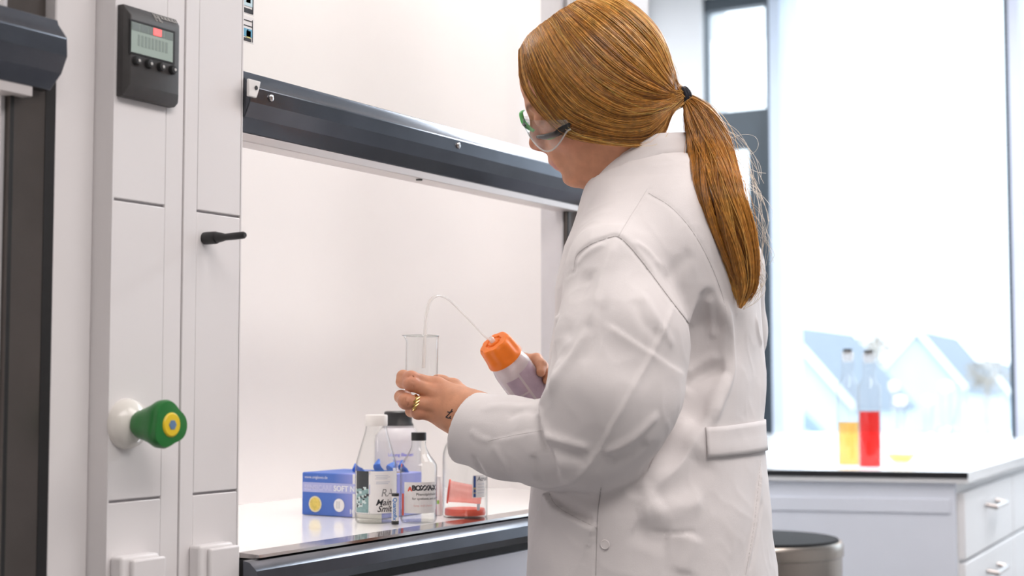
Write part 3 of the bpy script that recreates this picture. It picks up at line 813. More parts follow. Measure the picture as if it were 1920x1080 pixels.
bench_bottle(1632, 877, .300, .0290, 'tall stoppered bottle filled with red liquid on bench by the window', liquid('red_liquid', (.95, .05, .02)), .145, STOP)
bench_bottle(1592, 873, .305, .0290, 'tall stoppered bottle with amber liquid left of the red one', liquid('amber_liquid', (1.0, .74, .32)), .115, STOP)
def flask(px, py, r, h, label, tint=None, neck=.014):
    c = bench_at(px, py)
    T = thing('round_flask', label, 'flask', c, 'round flasks on the window bench')
    M = Matrix.Translation(c)
    P = [(0, 0)]+[(r*math.cos(t), r+r*math.sin(t)) for t in np.linspace(-1.15, 1.2, 14)]+[(neck, 2*r*.985), (neck, h*.9), (neck*1.25, h*.94), (neck*1.2, h)]
    P[0] = (0, P[1][1])
    P = [(a, b-P[1][1]) for a, b in P]
    under(MB().lathe(P, M, 36).build('flask_glass', BG), T)
    under(MB().lathe([(0, h*.93), (neck*.9, h*.93), (neck*1.5, h*1.0), (neck*1.4, h*1.10), (0, h*1.14)], M, 24).build('stopper', clear('frosted_stopper', (.9, .9, .92), .05, .2, milk=.6)), T)
    if tint:
        t2 = 0.1
        L = [(0, .003)]+[(r*.94*math.cos(t), r*.93+r*.93*math.sin(t)-r+P[1][1]+r-.0) for t in np.linspace(-1.1, -.35, 8)]
        L = [(a, max(.003, b*.98-.0)) for a, b in L]; L.append((0, L[-1][1]))
        under(MB().lathe(L, M, 36).build('liquid', tint), T)
flask(1690, 868, .042, .165, 'round flask with a little amber liquid next to the red bottle', liquid('pale_amber', (1.0, .78, .40)))
flask(1742, 852, .040, .16, 'empty round flask at middle of the bench glassware')
flask(1776, 838, .042, .20, 'empty round flask farthest right on the bench', None, .018)
flask(1678, 838, .036, .20, 'empty round flask partly hidden behind the amber flask')
def erlen(px, py, r, h, label):
    c = bench_at(px, py)
    T = thing('conical_flask', label, 'flask', c)
    M = Matrix.Translation(c)
    under(MB().lathe([(0, 0), (r*.94, 0), (r, .006), (r*.96, .016), (r*.35, h*.72), (r*.31, h*.78), (r*.31, h*.96), (r*.40, h)], M, 36).build('flask_glass', BG), T)
    under(MB().lathe([(r*.42, h), (r*.40, h*1.02), (0, h*1.03)], M, 24).build('watch_glass', BG), T)
erlen(1808, 846, .055, .21, 'large empty conical flask near right window frame')

# pedal bin
bc = at(1432, 1008, 3.28)
BIN = thing('pedal_bin', 'round brushed steel bin with black lid beside bench end panel', 'bin', (bc[0], bc[1], 0))
M = Matrix.Translation((bc[0], bc[1], 0))
zt = bc[2]
BRUSH = mat('brushed_bin_steel', (.44, .40, .36), .26, metal=1.0, noise=.06, nscale=8, aniso=.6)
under(MB().lathe([(0, .02), (.165, .02), (.168, .03), (.168, zt-.035), (0, zt-.035)], M, 64).build('bin_body', BRUSH), BIN)
under(MB().lathe([(.1655, 0), (.170, .004), (.170, .03), (.1655, .034), (0, .034)], M, 64).build('bin_foot', BLACKPLASTIC), BIN)
under(MB().lathe([(.1672, zt-.038), (.1715, zt-.034), (.1715, zt-.012), (.168, zt-.005), (.162, zt-.004)], M, 64).build('bin_rim', BRUSH), BIN)
under(MB().lathe([(.1635, zt-.006), (.160, zt+.001), (.13, zt+.004), (0, zt+.006)], M, 64).build('bin_lid', mat('matt_black_lid', (.012, .012, .013), .75, spec=.2, noise=.05)), BIN)
under(MB().box(bc[0]-.21, bc[0]-.16, bc[1]-.025, bc[1]+.025, .012, .026).build('pedal', BLACKPLASTIC, bevel=.004), BIN)

# ================================================================== soft-shape modelling: distance fields turned into smooth meshes
def V3(*p): return np.array(p, np.float64)
def smin(a, b, k):
    h = np.maximum(k-np.abs(a-b), 0)/k
    return np.minimum(a, b)-h*h*k*.25
def smax(a, b, k): return -smin(-a, -b, k)
def d_sph(P, c, r): return np.linalg.norm(P-c, axis=1)-r
def d_ell(P, c, r, R=None):
    q = P-c
    if R is not None: q = q@R
    r = np.asarray(r, float)
    k0 = np.linalg.norm(q/r, axis=1); k1 = np.linalg.norm(q/(r*r), axis=1)
    return k0*(k0-1)/np.maximum(k1, 1e-9)
def d_cone(P, a, b, ra, rb):
    """capsule with a different radius at each end"""
    ba = b-a; l2 = ba@ba; rr = ra-rb; a2 = l2-rr*rr; il2 = 1/l2
    pa = P-a; y = pa@ba; z = y-l2
    x2 = ((pa*l2-y[:, None]*ba)**2).sum(1); y2 = y*y*l2; z2 = z*z*l2
    k = np.sign(rr)*rr*rr*x2
    d = (np.sqrt(x2*max(a2, 1e-9)*il2)+y*rr)*il2-ra
    c1 = np.sign(z)*a2*z2 > k; c2 = np.sign(y)*a2*y2 < k
    d = np.where(c2, np.sqrt(x2+y2)*il2-ra, d)
    return np.where(c1, np.sqrt(x2+z2)*il2-rb, d)
def chain(P, pts, rad, k=.003):
    d = None
    for i in range(len(pts)-1):
        e = d_cone(P, np.asarray(pts[i]), np.asarray(pts[i+1]), rad[i], rad[i+1])
        d = e if d is None else smin(d, e, k)
    return d
def mesh_field(f, lo, hi, h, newton=2, B=12):
    """surface of f = 0 inside the box, sparse blocks, one vertex per crossed cell"""
    lo = np.asarray(lo, float); hi = np.asarray(hi, float)
    n = np.ceil((hi-lo)/(h*B)).astype(int)
    g = np.stack(np.meshgrid(*[np.arange(k) for k in n], indexing='ij'), -1).reshape(-1, 3)
    cen = lo+(g+.5)*h*B
    dc = f(cen)
    g = g[np.abs(dc) < h*B*.87*1.25+.004]
    off = np.stack(np.meshgrid(*[np.arange(B+1)]*3, indexing='ij'), -1).reshape(-1, 3)
    N = n*B+2
    cid, cpos, edges = [], [], []
    corner = np.array([[i, j, k] for i in (0, 1) for j in (0, 1) for k in (0, 1)])
    for s in range(0, len(g), 60):
        gb = g[s:s+60]
        P = lo+((gb[:, None]*B+off[None])*h).reshape(-1, 3)
        D = f(P).reshape(len(gb), B+1, B+1, B+1)
        C8 = np.stack([D[:, i:B+i, j:B+j, k:B+k] for i, j, k in corner], -1)
        ins = C8 < 0
        m = ins.any(-1) & ~ins.all(-1)
        bi, i, j, k = np.nonzero(m)
        if not len(bi): continue
        v8 = C8[bi, i, j, k]
        acc = np.zeros((len(bi), 3)); cnt = np.zeros(len(bi))
        for a in range(8):
            for ax, bit in ((0, 4), (1, 2), (2, 1)):
                if a & bit: continue
                b = a | bit
                va, vb = v8[:, a], v8[:, b]
                x = (va < 0) != (vb < 0)
                t = np.where(x, va/np.where(x, va-vb, 1), 0)
                p = corner[a][None]+(corner[b]-corner[a])[None]*t[:, None]
                acc += np.where(x[:, None], p, 0); cnt += x
        idx = gb[bi]*B+np.stack([i, j, k], 1)
        cid.append((idx[:, 0]*N[1]+idx[:, 1])*N[2]+idx[:, 2])
        cpos.append(lo+(idx+acc/cnt[:, None])*h)
        # crossed grid edges leaving each cell's low corner
        for ax, bit in ((0, 4), (1, 2), (2, 1)):
            x = (v8[:, 0] < 0) != (v8[:, bit] < 0)
            if x.any():
                edges.append(np.column_stack([idx[x], np.full(x.sum(), ax), (v8[x, 0] < 0)]))
    cid = np.concatenate(cid); cpos = np.concatenate(cpos); E = np.concatenate(edges).astype(np.int64)
    o = np.argsort(cid); cid = cid[o]; cpos = cpos[o]
    quads = []
    for ax in range(3):
        e = E[E[:, 3] == ax]
        u, w = [(1, 2), (2, 0), (0, 1)][ax]
        ids = []
        for du, dw in ((0, 0), (-1, 0), (-1, -1), (0, -1)):
            q = e[:, :3].copy(); q[:, u] += du; q[:, w] += dw
            ids.append((q[:, 0]*N[1]+q[:, 1])*N[2]+q[:, 2])
        ids = np.stack(ids, 1)
        pos = np.searchsorted(cid, ids); pos = np.minimum(pos, len(cid)-1)
        ok = (cid[pos] == ids).all(1)
        q = pos[ok]; flip = e[ok, 4] == 0
        q[flip] = q[flip][:, ::-1]
        quads.append(q)
    F = np.concatenate(quads)
    used = np.unique(F); mp = -np.ones(len(cpos), int); mp[used] = np.arange(len(used))
    Vv = cpos[used]; F = mp[F]
    for _ in range(newton):
        d = f(Vv); e = h*.25
        gr = np.stack([(f(Vv+np.eye(3)[a]*e)-f(Vv-np.eye(3)[a]*e))/(2*e) for a in range(3)], 1)
        step = (d/np.maximum((gr**2).sum(1), .2))[:, None]*gr
        L = np.linalg.norm(step, axis=1, keepdims=True)
        Vv = Vv-step*np.minimum(1, h*.6/np.maximum(L, 1e-9))
    return Vv, F
def mesh_np(name, Vv, F, mats, parent=None, mi=None, attrs=None, smooth=True):
    me = bpy.data.meshes.new(name)
    F = np.asarray(F); nv, nf, k = len(Vv), len(F), F.shape[1]
    me.vertices.add(nv); me.vertices.foreach_set('co', np.asarray(Vv, np.float32).ravel())
    me.loops.add(nf*k); me.loops.foreach_set('vertex_index', F.astype(np.int32).ravel())
    me.polygons.add(nf); me.polygons.foreach_set('loop_start', np.arange(0, nf*k, k, dtype=np.int32))
    for x in (mats if isinstance(mats, (list, tuple)) else [mats]): me.materials.append(x)
    if mi is not None: me.polygons.foreach_set('material_index', np.asarray(mi, np.int32))
    me.polygons.foreach_set('use_smooth', np.full(nf, smooth))
    for nme, val in (attrs or {}).items():
        at_ = me.color_attributes.new(nme, 'FLOAT_COLOR', 'POINT')
        at_.data.foreach_set('color', np.asarray(val, np.float32).ravel())
    me.update(calc_edges=True); me.validate()
    o = bpy.data.objects.new(name, me); link(o)
    if parent is not None: under(o, parent)
    return o

# ================================================================== the person
PERSON = thing('person', 'person in white lab coat and safety glasses with ginger ponytail, pouring from a wash bottle', 'person', (1.91, -.37, 0))
HC = V3(1.856, -.347, 1.5145)
hy, hp, hr_ = math.radians(108), math.radians(18), math.radians(-16)
HF0 = V3(math.cos(hy), math.sin(hy), 0)
HL0 = V3(-math.sin(hy), math.cos(hy), 0)
HF = HF0*math.cos(hp)-V3(0, 0, 1)*math.sin(hp)
HU0 = V3(0, 0, 1)*math.cos(hp)+HF0*math.sin(hp)
HL = HL0*math.cos(hr_)+HU0*math.sin(hr_)
HU = HU0*math.cos(hr_)-HL0*math.sin(hr_)
HR = np.stack([HL, HF, HU], 1)              # columns: left, forward, up
def hw(x, y, z): return HC+HR@V3(x, y, z)   # place on the head -> place in the room
def to_head(P): return (np.asarray(P)-HC)@HR
NECK0, NECK1 = hw(0, -.026, -.03), V3(1.893, -.380, 1.375)

def head_field(P):
    q = to_head(P)
    s = q.copy(); s[:, 0] = np.abs(s[:, 0])           # left and right alike
    d = d_ell(s, V3(0, -.003, .050), (.0755, .0985, .078))
    d = smin(d, d_ell(s, V3(0, .046, .050), (.061, .0535, .052)), .02)
    d = smin(d, d_ell(s, V3(0, .036, -.016), (.0565, .0585, .066)), .025)
    d = smin(d, d_cone(s, V3(.046, .002, -.043), V3(.011, .070, -.078), .018, .0165), .03)
    d = smin(d, d_sph(s, V3(0, .0725, -.079), .0165), .015)
    d = smin(d, d_ell(s, V3(0, .034, -.078), (.036, .042, .0290)), .025)
    d = smin(d, d_ell(s, V3(.039, .058, -.016), (.020, .024, .021)), .02)
    d = smin(d, d_cone(s, V3(0, .0955, .027), V3(.038, .086, .027), .0085, .0075), .014)
    d = smax(d, -d_sph(s, V3(.032, .1085, .009), .0145), .012)
    d = smin(d, d_ell(s, V3(.0315, .0825, .009), (.0145, .0135, .0125)), .004)
    d = smin(d, d_cone(s, V3(.018, .0925, .0125), V3(.044, .083, .0095), .0022, .002), .003)
    d = smin(d, d_ell(s, V3(0, .0815, -.050), (.028, .0165, .021)), .016)
    # nose
    d = smin(d, d_cone(s, V3(0, .0975, .016), V3(0, .1085, -.0205), .0058, .0088), .010)
    d = smin(d, d_ell(s, V3(0, .1085, -.0235), (.0095, .0092, .0085)), .006)
    d = smin(d, d_ell(s, V3(.0115, .1015, -.0265), (.0062, .0088, .0062)), .005)
    d = smin(d, d_cone(s, V3(0, .106, -.030), V3(0, .0965, -.0385), .0042, .0045), .006)
    d = smax(d, -d_ell(s, V3(.0062, .1055, -.0325), (.0026, .0045, .003)), .003)
    # lips
    d = smin(d, d_cone(s, V3(.003, .0950, -.0535), V3(.021, .0820, -.0605), .0055, .0032), .006)
    d = smin(d, d_cone(s, V3(0, .0900, -.0670), V3(.018, .0795, -.0625), .0062, .0035), .005)
    d = smax(d, -d_cone(s, V3(0, .0985, -.0608), V3(.024, .0835, -.0612), .0016, .0014), .003)
    d = smax(d, -d_cone(s, V3(0, .0985, -.0755), V3(.014, .0905, -.0755), .0055, .004), .010)
    # neck
    n = d_cone(P, NECK0, NECK1, .0475, .052)
    st = d_cone(P, hw(.050, -.02, -.045), V3(1.868, -.325, 1.372), .012, .011)
    n = smin(n, st, .02)
    return smin(d, n, .022)

# ---- arms and hands: joints given as (picture x, picture y, distance)
J = lambda x, y, d: at(x, y, d)
LW = J(893, 772, 2.030)
LF = {  # left hand: knuckle, middle joint, end joint, tip
    'index': ([J(816, 722, 2.062), J(771, 709.5, 2.046), J(756, 706, 2.060), J(757, 703, 2.082)], [.0105, .0092, .0085, .0070]),
    'middle': ([J(814, 737, 2.050), J(771, 719.5, 2.040), J(755, 715.5, 2.056), J(757, 712, 2.080)], [.0105, .0094, .0087, .0072]),
    'ring': ([J(816, 761, 2.046), J(761, 752.5, 2.036), J(752, 744, 2.062), J(762, 740, 2.083)], [.0105, .0098, .0088, .0070]),
    'little': ([J(824, 780, 2.048), J(784, 773.5, 2.043), J(771, 771, 2.058), J(774, 765, 2.080)], [.0092, .0083, .0076, .0062]),
}
LTH = ([J(874, 748, 2.062), J(850, 726, 2.090), J(829, 716.5, 2.1035), J(819, 711.5, 2.1045)], [.0145, .0115, .0090, .0072])
def lhand_field(P):
    d = d_cone(P, J(985, 806, 1.985), LW, .031, .0235)
    d = smin(d, d_cone(P, LW, J(850, 775, 2.042), .0240, .0215), .02)
    for i, (a, ra) in enumerate((((822, 726, 2.066), .0125), ((820, 741, 2.054), .0130), ((822, 762, 2.049), .0125), ((830, 779, 2.050), .0110))):
        d = smin(d, d_cone(P, J(872, 752+i*13, 2.045), J(*a), .0165, ra), .016)
    d = smin(d, d_cone(P, J(872, 800, 2.037), J(838, 786, 2.046), .0175, .0115), .014)
    fd = None
    for k, (pt, r) in LF.items():
        e = chain(P, pt, r, .004)
        # knuckle swelling
        e = smin(e, d_sph(P, pt[1], r[1]*1.06), .004)
        fd = e if fd is None else smin(fd, e, .0022)
    d = smin(d, fd, .010)
    d = smin(d, chain(P, *LTH, .006), .012)
    # wrinkles over the middle joints
    for k in ('index', 'middle', 'ring'):
        p = LF[k][0]; t = p[1]-p[0]; t = t/np.linalg.norm(t)
        for o in (-.0035, 0, .0035):
            c = p[1]+t*o-FWD*LF[k][1][1]*1.02
            d = smax(d, -d_cone(P, c+UPV*.004, c-UPV*.004, .0007, .0007), .0016)
    return d
# wash bottle axis first: the right hand closes round it
WB0, WB1 = J(1005, 751, 2.300), J(925, 641, 2.252)
WBD = (WB1-WB0)/np.linalg.norm(WB1-WB0); WBL = np.linalg.norm(WB1-WB0)
WBS = np.cross(WBD, FWD); WBS /= np.linalg.norm(WBS)          # sideways across the bottle
WBF = np.cross(WBS, WBD)                                     # away from the camera
if WBF@FWD < 0: WBF = -WBF
if WBS@RGT < 0: WBS = -WBS                                    # picture right/up side
WBR = .0300
def rb(t, ang, rr):    # place round the bottle: t along the axis from its foot, ang 0 = picture right, 90 = away from camera
    a = math.radians(ang)
    return WB0+WBD*t+(WBS*math.cos(a)+WBF*math.sin(a))*rr
RWR = J(1085, 752, 2.335)
RF = []
for i, (t, rr) in enumerate(((.047, .0088), (.029, .0092), (.010, .0090), (-.008, .0078))):
    RF.append(([rb(t+.004, 66, WBR+.014), rb(t+.003, 22, WBR+.0105), rb(t, -8, WBR+.0092), rb(t-.002, -33+i*3, WBR+.0080)], [rr*1.08, rr, rr*.93, rr*.78]))
RTH = ([rb(.002, 96, WBR+.022), rb(.028, 108, WBR+.016), rb(.052, 114, WBR+.0115), rb(.072, 117, WBR+.0088)], [.0135, .0115, .0095, .0078])
def rhand_field(P):
    d = d_cone(P, J(1180, 775, 2.36), RWR, .038, .0255)
    pal = rb(.002, 88, WBR+.020)
    d = smin(d, d_cone(P, RWR, pal, .0255, .019), .02)
    for pt, r in RF: d = smin(d, d_cone(P, pal, pt[0], .017, r[0]*1.15), .014)
    fd = None
    for pt, r in RF:
        e = chain(P, pt, r, .004); fd = e if fd is None else smin(fd, e, .002)
    d = smin(d, fd, .009)
    return smin(d, chain(P, *RTH, .006), .010)

# ---- trunk: centre and half widths by height
TR = np.array([  # z, picture x of centre, distance, half width across, half depth
    (.46, 1226, 2.13, .215, .175), (.70, 1223, 2.12, .212, .168), (.86, 1222, 2.11, .207, .160), (.95, 1221, 2.11, .203, .154), (1.03, 1224, 2.115, .196, .146),
    (1.10, 1231, 2.12, .190, .139), (1.18, 1236, 2.125, .188, .136), (1.25, 1238, 2.125, .182, .134), (1.31, 1237, 2.125, .160, .122), (1.36, 1233, 2.12, .115, .100), (1.40, 1228, 2.115, .085, .082)])
TC = np.array([on_z(x, 540, 1.0)*0+at(x, 540, d) for _, x, d, _, _ in TR])[:, :2]
bYaw = math.radians(4)
cb, sb = math.cos(bYaw), math.sin(bYaw)
def trunk_field(P, grow=0.0, ex=2.35):
    z = np.clip(P[:, 2], TR[0, 0], TR[-1, 0])
    cx = np.interp(z, TR[:, 0], TC[:, 0]); cy = np.interp(z, TR[:, 0], TC[:, 1])
    a = np.interp(z, TR[:, 0], TR[:, 3])+grow; b = np.interp(z, TR[:, 0], TR[:, 4])+grow
    x, y = P[:, 0]-cx, P[:, 1]-cy
    x, y = x*cb+y*sb, -x*sb+y*cb
    r = (np.abs(x/a)**ex+np.abs(y/b)**ex)**(1/ex)
    return (r-1)*np.minimum(a, b)*.92
def slab(P, z0, z1): return np.maximum(z0-P[:, 2], P[:, 2]-z1)
SHL, SHR = J(1155, 512, 1.955), J(1352, 500, 2.255)
LEL = J(1128, 826, 1.915)
def body_field(P):
    """the rest of the body, mostly inside the coat"""
    d = smax(trunk_field(P, -.062), slab(P, .80, 1.35), .05)
    d = smin(d, d_cone(P, NECK0, NECK1, .05, .06), .04)
    for S, E, W, rw in ((SHL, LEL, J(985, 800, 1.985), .036), (SHR, J(1330, 790, 2.36), J(1180, 775, 2.36), .035)):
        d = smin(d, d_cone(P, V3(1.905, -.39, 1.32), S+V3(0, 0, -.01), .045, .038), .04)
        d = smin(d, chain(P, [S, E, W], [.038, .034, rw*.9], .02), .02)
    for sx in (-1, 1):
        hip = V3(1.905+.085*sx, -.375, .84); kn = V3(1.905+.095*sx, -.365, .47); an = V3(1.905+.10*sx, -.385, .09)
        d = smin(d, chain(P, [hip, kn, an], [.085, .055, .04], .03), .04)
    return d

SKIN = mat('skin', (.62, .34, .25), .48, spec=.35, noise=.10, nscale=55, bump=.10, bscale=380, sss=.10, attr='tint')
def skin_tint(Vv, where):
    c = np.tile(np.array([.63, .30, .175, 1.0]), (len(Vv), 1))
    if where == 'head':
        q = to_head(Vv); s = np.abs(q[:, 0])
        lip = np.exp(-((q[:, 2]+.0605)/.0085)**2)*(s < .024)*(q[:, 1] > .078)
        c[:, :3] += lip[:, None]*(np.array([.52, .19, .17])-c[:, :3])*.75
        ch = np.exp(-(((s-.044)/.022)**2+((q[:, 2]+.022)/.022)**2))*(q[:, 1] > .02)
        c[:, :3] += ch[:, None]*(np.array([.60, .25, .18])-c[:, :3])*.45
        br = np.exp(-((q[:, 2]-.0275-.004*np.sin((s-.015)*60))/.0042)**2)*np.clip((s-.010)/.006, 0, 1)*np.clip((.056-s)/.012, 0, 1)*(q[:, 1] > .06)
        c[:, :3] += br[:, None]*(np.array([.16, .065, .03])-c[:, :3])*.92
        ns = np.exp(-(((q[:, 1]-.112)/.012)**2+((q[:, 2]+.024)/.014)**2))
        c[:, :3] += ns[:, None]*(np.array([.60, .25, .18])-c[:, :3])*.35
    else:
        for k in LF.values():
            for p in (k[0][0], k[0][1], k[0][3]):
                w = np.exp(-(np.linalg.norm(Vv-p, axis=1)/.011)**2)
                c[:, :3] += w[:, None]*(np.array([.56, .20, .14])-c[:, :3])*.55
    return c
parts_ = []
lo = np.minimum(hw(0, 0, 0)-.16, NECK1-.1); hi = hw(0, 0, 0)+.19
v_, f_ = mesh_field(head_field, (1.70, -.50, 1.36), (2.04, -.16, 1.70), .0024)
parts_.append((v_, f_, skin_tint(v_, 'head')))
b0 = np.min([J(740, 830, 2.03), J(1000, 690, 2.1), J(990, 850, 1.96)], 0)-.03; b1 = np.max([J(740, 690, 2.11), J(1000, 850, 1.97), J(900, 690, 2.12)], 0)+.03
v_, f_ = mesh_field(lhand_field, b0, b1, .0017)
parts_.append((v_, f_, skin_tint(v_, 'hand')))
b0 = np.min([RWR, WB0, WB1, J(1180, 775, 2.36)], 0)-.06; b1 = np.max([RWR, WB0, WB1, J(1180, 775, 2.36)], 0)+.06
v_, f_ = mesh_field(rhand_field, b0, b1, .0022)
parts_.append((v_, f_, skin_tint(v_, 'hand2')))
v_, f_ = mesh_field(body_field, (1.55, -.70, .04), (2.30, -.05, 1.42), .010)
parts_.append((v_, f_, skin_tint(v_, 'body')))
off_ = 0; AV, AF, AC = [], [], []
for v_, f_, c_ in parts_:
    AV.append(v_); AF.append(f_+off_); AC.append(c_); off_ += len(v_)
mesh_np('body', np.concatenate(AV), np.concatenate(AF), SKIN, PERSON, attrs={'tint': np.concatenate(AC)})

# simple trousers and shoes under the coat (below the picture)
TROU = mat('dark_trousers', (.04, .045, .06), .8, noise=.08, nscale=60)
def trouser_field(P):
    d = None
    for sx in (-1, 1):
        e = chain(P, [V3(1.905+.085*sx, -.375, .86), V3(1.905+.095*sx, -.365, .47), V3(1.905+.10*sx, -.385, .10)], [.098, .068, .062], .03)
        d = e if d is None else smin(d, e, .03)
    return smax(d, slab(P, .07, .95), .01)
v_, f_ = mesh_field(trouser_field, (1.65, -.56, .05), (2.16, -.2, 1.0), .009)
mesh_np('trousers', v_, f_, TROU, PERSON)
for sx in (-1, 1):
    def shoe(P, sx=sx):
        c = V3(1.905+.10*sx, -.33, .035)
        d = d_cone(P, c+V3(0, -.075, .01), c+V3(.004*sx, .115, -.002), .042, .036)
        d = smin(d, d_cone(P, c+V3(0, -.06, .03), c+V3(0, -.055, .075), .042, .044), .03)
        return smax(d, -(P[:, 2]-.001), .004)
    v_, f_ = mesh_field(shoe, (1.905+.1*sx-.08, -.50, -.02), (1.905+.1*sx+.08, -.13, .18), .006)
    mesh_np('shoe', v_, f_, mat('black_shoe', (.02, .02, .022), .4, noise=.05), PERSON)

# ================================================================== lab coat
COATM = mat('white_cotton_coat', (.72, .685, .68), .85, spec=.2, noise=.02, nscale=25, bump=.12, bscale=900, sheen=.1)
UPA = [J(1158, 520, 1.96), J(1166, 640, 1.925), J(1150, 745, 1.905), J(1122, 826, 1.912)]
UPR = [.070, .083, .082, .064]
FOA = [J(1118, 828, 1.912), J(1040, 832, 1.945), J(950, 820, 1.988), J(868, 800, 2.024)]
FOR = [.060, .0575, .0545, .0490]
RSL = [SHR, J(1352, 620, 2.30), J(1335, 760, 2.36), J(1240, 775, 2.37), J(1120, 765, 2.345)]
RSR = [.064, .068, .064, .060, .050]
CUFN = (FOA[3]-FOA[2])/np.linalg.norm(FOA[3]-FOA[2])
CUFP = J(884, 785, 2.020)
def coat_trunk(P):
    t = trunk_field(P, 0)
    t = smax(t, slab(P, .50, 1.425), .02)
    nb = V3(1.905, -.395, 1.372)
    t = smin(t, d_cone(P, nb, SHL+V3(.004, 0, .012), .070, .060), .05)
    t = smin(t, d_cone(P, nb, SHR+V3(-.004, 0, .010), .070, .058), .05)
    t = smin(t, d_ell(P, J(1300, 470, 2.02), (.09, .05, .10)), .06)
    return smin(t, chain(P, RSL, RSR, .02), .014)
def march(f, px, py, t0=1.6):
    o = at(px, py, 1.0)-CAM; o /= np.linalg.norm(o); t = t0
    for _ in range(90):
        d = float(f((CAM+o*t)[None])[0])
        if abs(d) < .0003 or t > 2.7: break
        t += d*.7
    p = CAM+o*t
    n = np.array([float(f((p+np.eye(3)[a]*.002)[None])[0])-float(f((p-np.eye(3)[a]*.002)[None])[0]) for a in range(3)])
    return p, n/np.linalg.norm(n)
GAPR = [.016, .026, .034, .038, .034, .020]
GAP = []
for (x, y), r_, cut in zip(((1328, 566), (1330, 620), (1322, 680), (1290, 745), (1240, 825), (1195, 905)), GAPR, (.010, .026, .031, .031, .024, .008)):
    p, n = march(coat_trunk, x, y)
    GAP.append(p+n*(r_-cut))
def coat_field(P):
    t = coat_trunk(P)
    # hollow of cloth behind the left sleeve
    t = smax(t, -chain(P, GAP, GAPR, .02), .007)
    s = chain(P, UPA, UPR, .02)
    fo = chain(P, FOA, FOR, .015)
    fo = smax(fo, (P-CUFP)@(CUFN*.97+UPV*.12), .003)
    s = smin(s, fo, .016)
    t = smin(t, s, .010)
    # open throat
    t = smax(t, -d_cone(P, NECK0, NECK1+V3(0, 0, -.03), .058, .062), .006)
    # open cuff
    t = smax(t, -chain(P, [FOA[2]+CUFN*.05, FOA[3], FOA[3]+CUFN*.06], [.034, .0395, .042], .01), .003)
    return t
CV, CF = mesh_field(coat_field, (1.56, -.66, .47), (2.34, -.08, 1.46), .0034)
print('coat verts', len(CV))
def vnormals(Vv, F):
    a, b, c, d = (Vv[F[:, i]] for i in range(4))
    n = np.cross(c-a, d-b); N = np.zeros_like(Vv)
    for i in range(4): np.add.at(N, F[:, i], n)
    return N/np.maximum(np.linalg.norm(N, axis=1, keepdims=True), 1e-12)
BASE_BVH = BVHTree.FromPolygons([tuple(p) for p in CV], [tuple(int(i) for i in q) for q in CF])
def cast(bvh, px, py):
    d = at(px, py, 1.0)-CAM; d /= np.linalg.norm(d)
    h = bvh.ray_cast(Vector(CAM), Vector(d))
    return (None, None) if h[0] is None else (np.array(h[0]), np.array(h[1]))
CN = vnormals(CV, CF)
if CN[np.argmax(CV[:, 2])] @ V3(0, 0, 1) < 0: CN = -CN
facing_cam = ((CAM-CV)*CN).sum(1) > -.15
def fold(pts, kind, amp, w, W=None, ends=True):
    """a seam, crease or fold sewn along a line on the coat; sizes in mm"""
    pts = catmull(pts, 10*len(pts))
    Q, Nn = [], []
    for x, y in pts:
        p, n = cast(BASE_BVH, x, y)
        if p is not None: Q.append(p)
    if len(Q) < 3: return
    Q = np.array(Q)
    # drop jumps between layers
    keep = [0]
    for i in range(1, len(Q)):
        if np.linalg.norm(Q[i]-Q[keep[-1]]) < .05: keep.append(i)
    Q = Q[keep]
    s = np.concatenate([[0], np.cumsum(np.linalg.norm(np.diff(Q, axis=0), axis=1))])
    m = max(8, int(s[-1]/.002)); u = np.linspace(0, s[-1], m)
    Q = np.stack([np.interp(u, s, Q[:, k]) for k in range(3)], 1)
    T = np.gradient(Q, axis=0); T /= np.maximum(np.linalg.norm(T, axis=1, keepdims=True), 1e-9)
    amp, w = amp/1000, w/1000; W = (W or 0)/1000
    R = max(3*w, 3*W)+.004
    m = facing_cam & (CV > Q.min(0)-R).all(1) & (CV < Q.max(0)+R).all(1)
    ix = np.nonzero(m)[0]
    for c in range(0, len(ix), 4000):
        k = ix[c:c+4000]
        D = np.linalg.norm(BV0[k][:, None]-Q[None], axis=2)
        j = D.argmin(1); d = D[np.arange(len(k)), j]
        tap = np.ones(len(k))
        if ends:
            f = j/(len(Q)-1); tap = np.clip(np.minimum(f, 1-f)/.18, 0, 1); tap = tap*tap*(3-2*tap)
        dead = (j == 0) | (j == len(Q)-1)
        if kind == 'ridge': v = amp*np.exp(-(d/w)**2)
        elif kind == 'groove': v = -amp*np.exp(-(d/w)**2)
        else:
            side = np.sign((np.cross(T[j], BV0[k]-Q[j])*CN[k]).sum(1))
            sd = side*d
            v = amp/(1+np.exp(-np.clip(sd/(w*.35), -40, 40)))*np.exp(-np.maximum(sd, 0)/W)
        if kind == 'step': v = np.where(dead, 0, v)
        CV[k] += CN[k]*(v*tap*cuff_fade[k])[:, None]
BV0 = CV.copy()
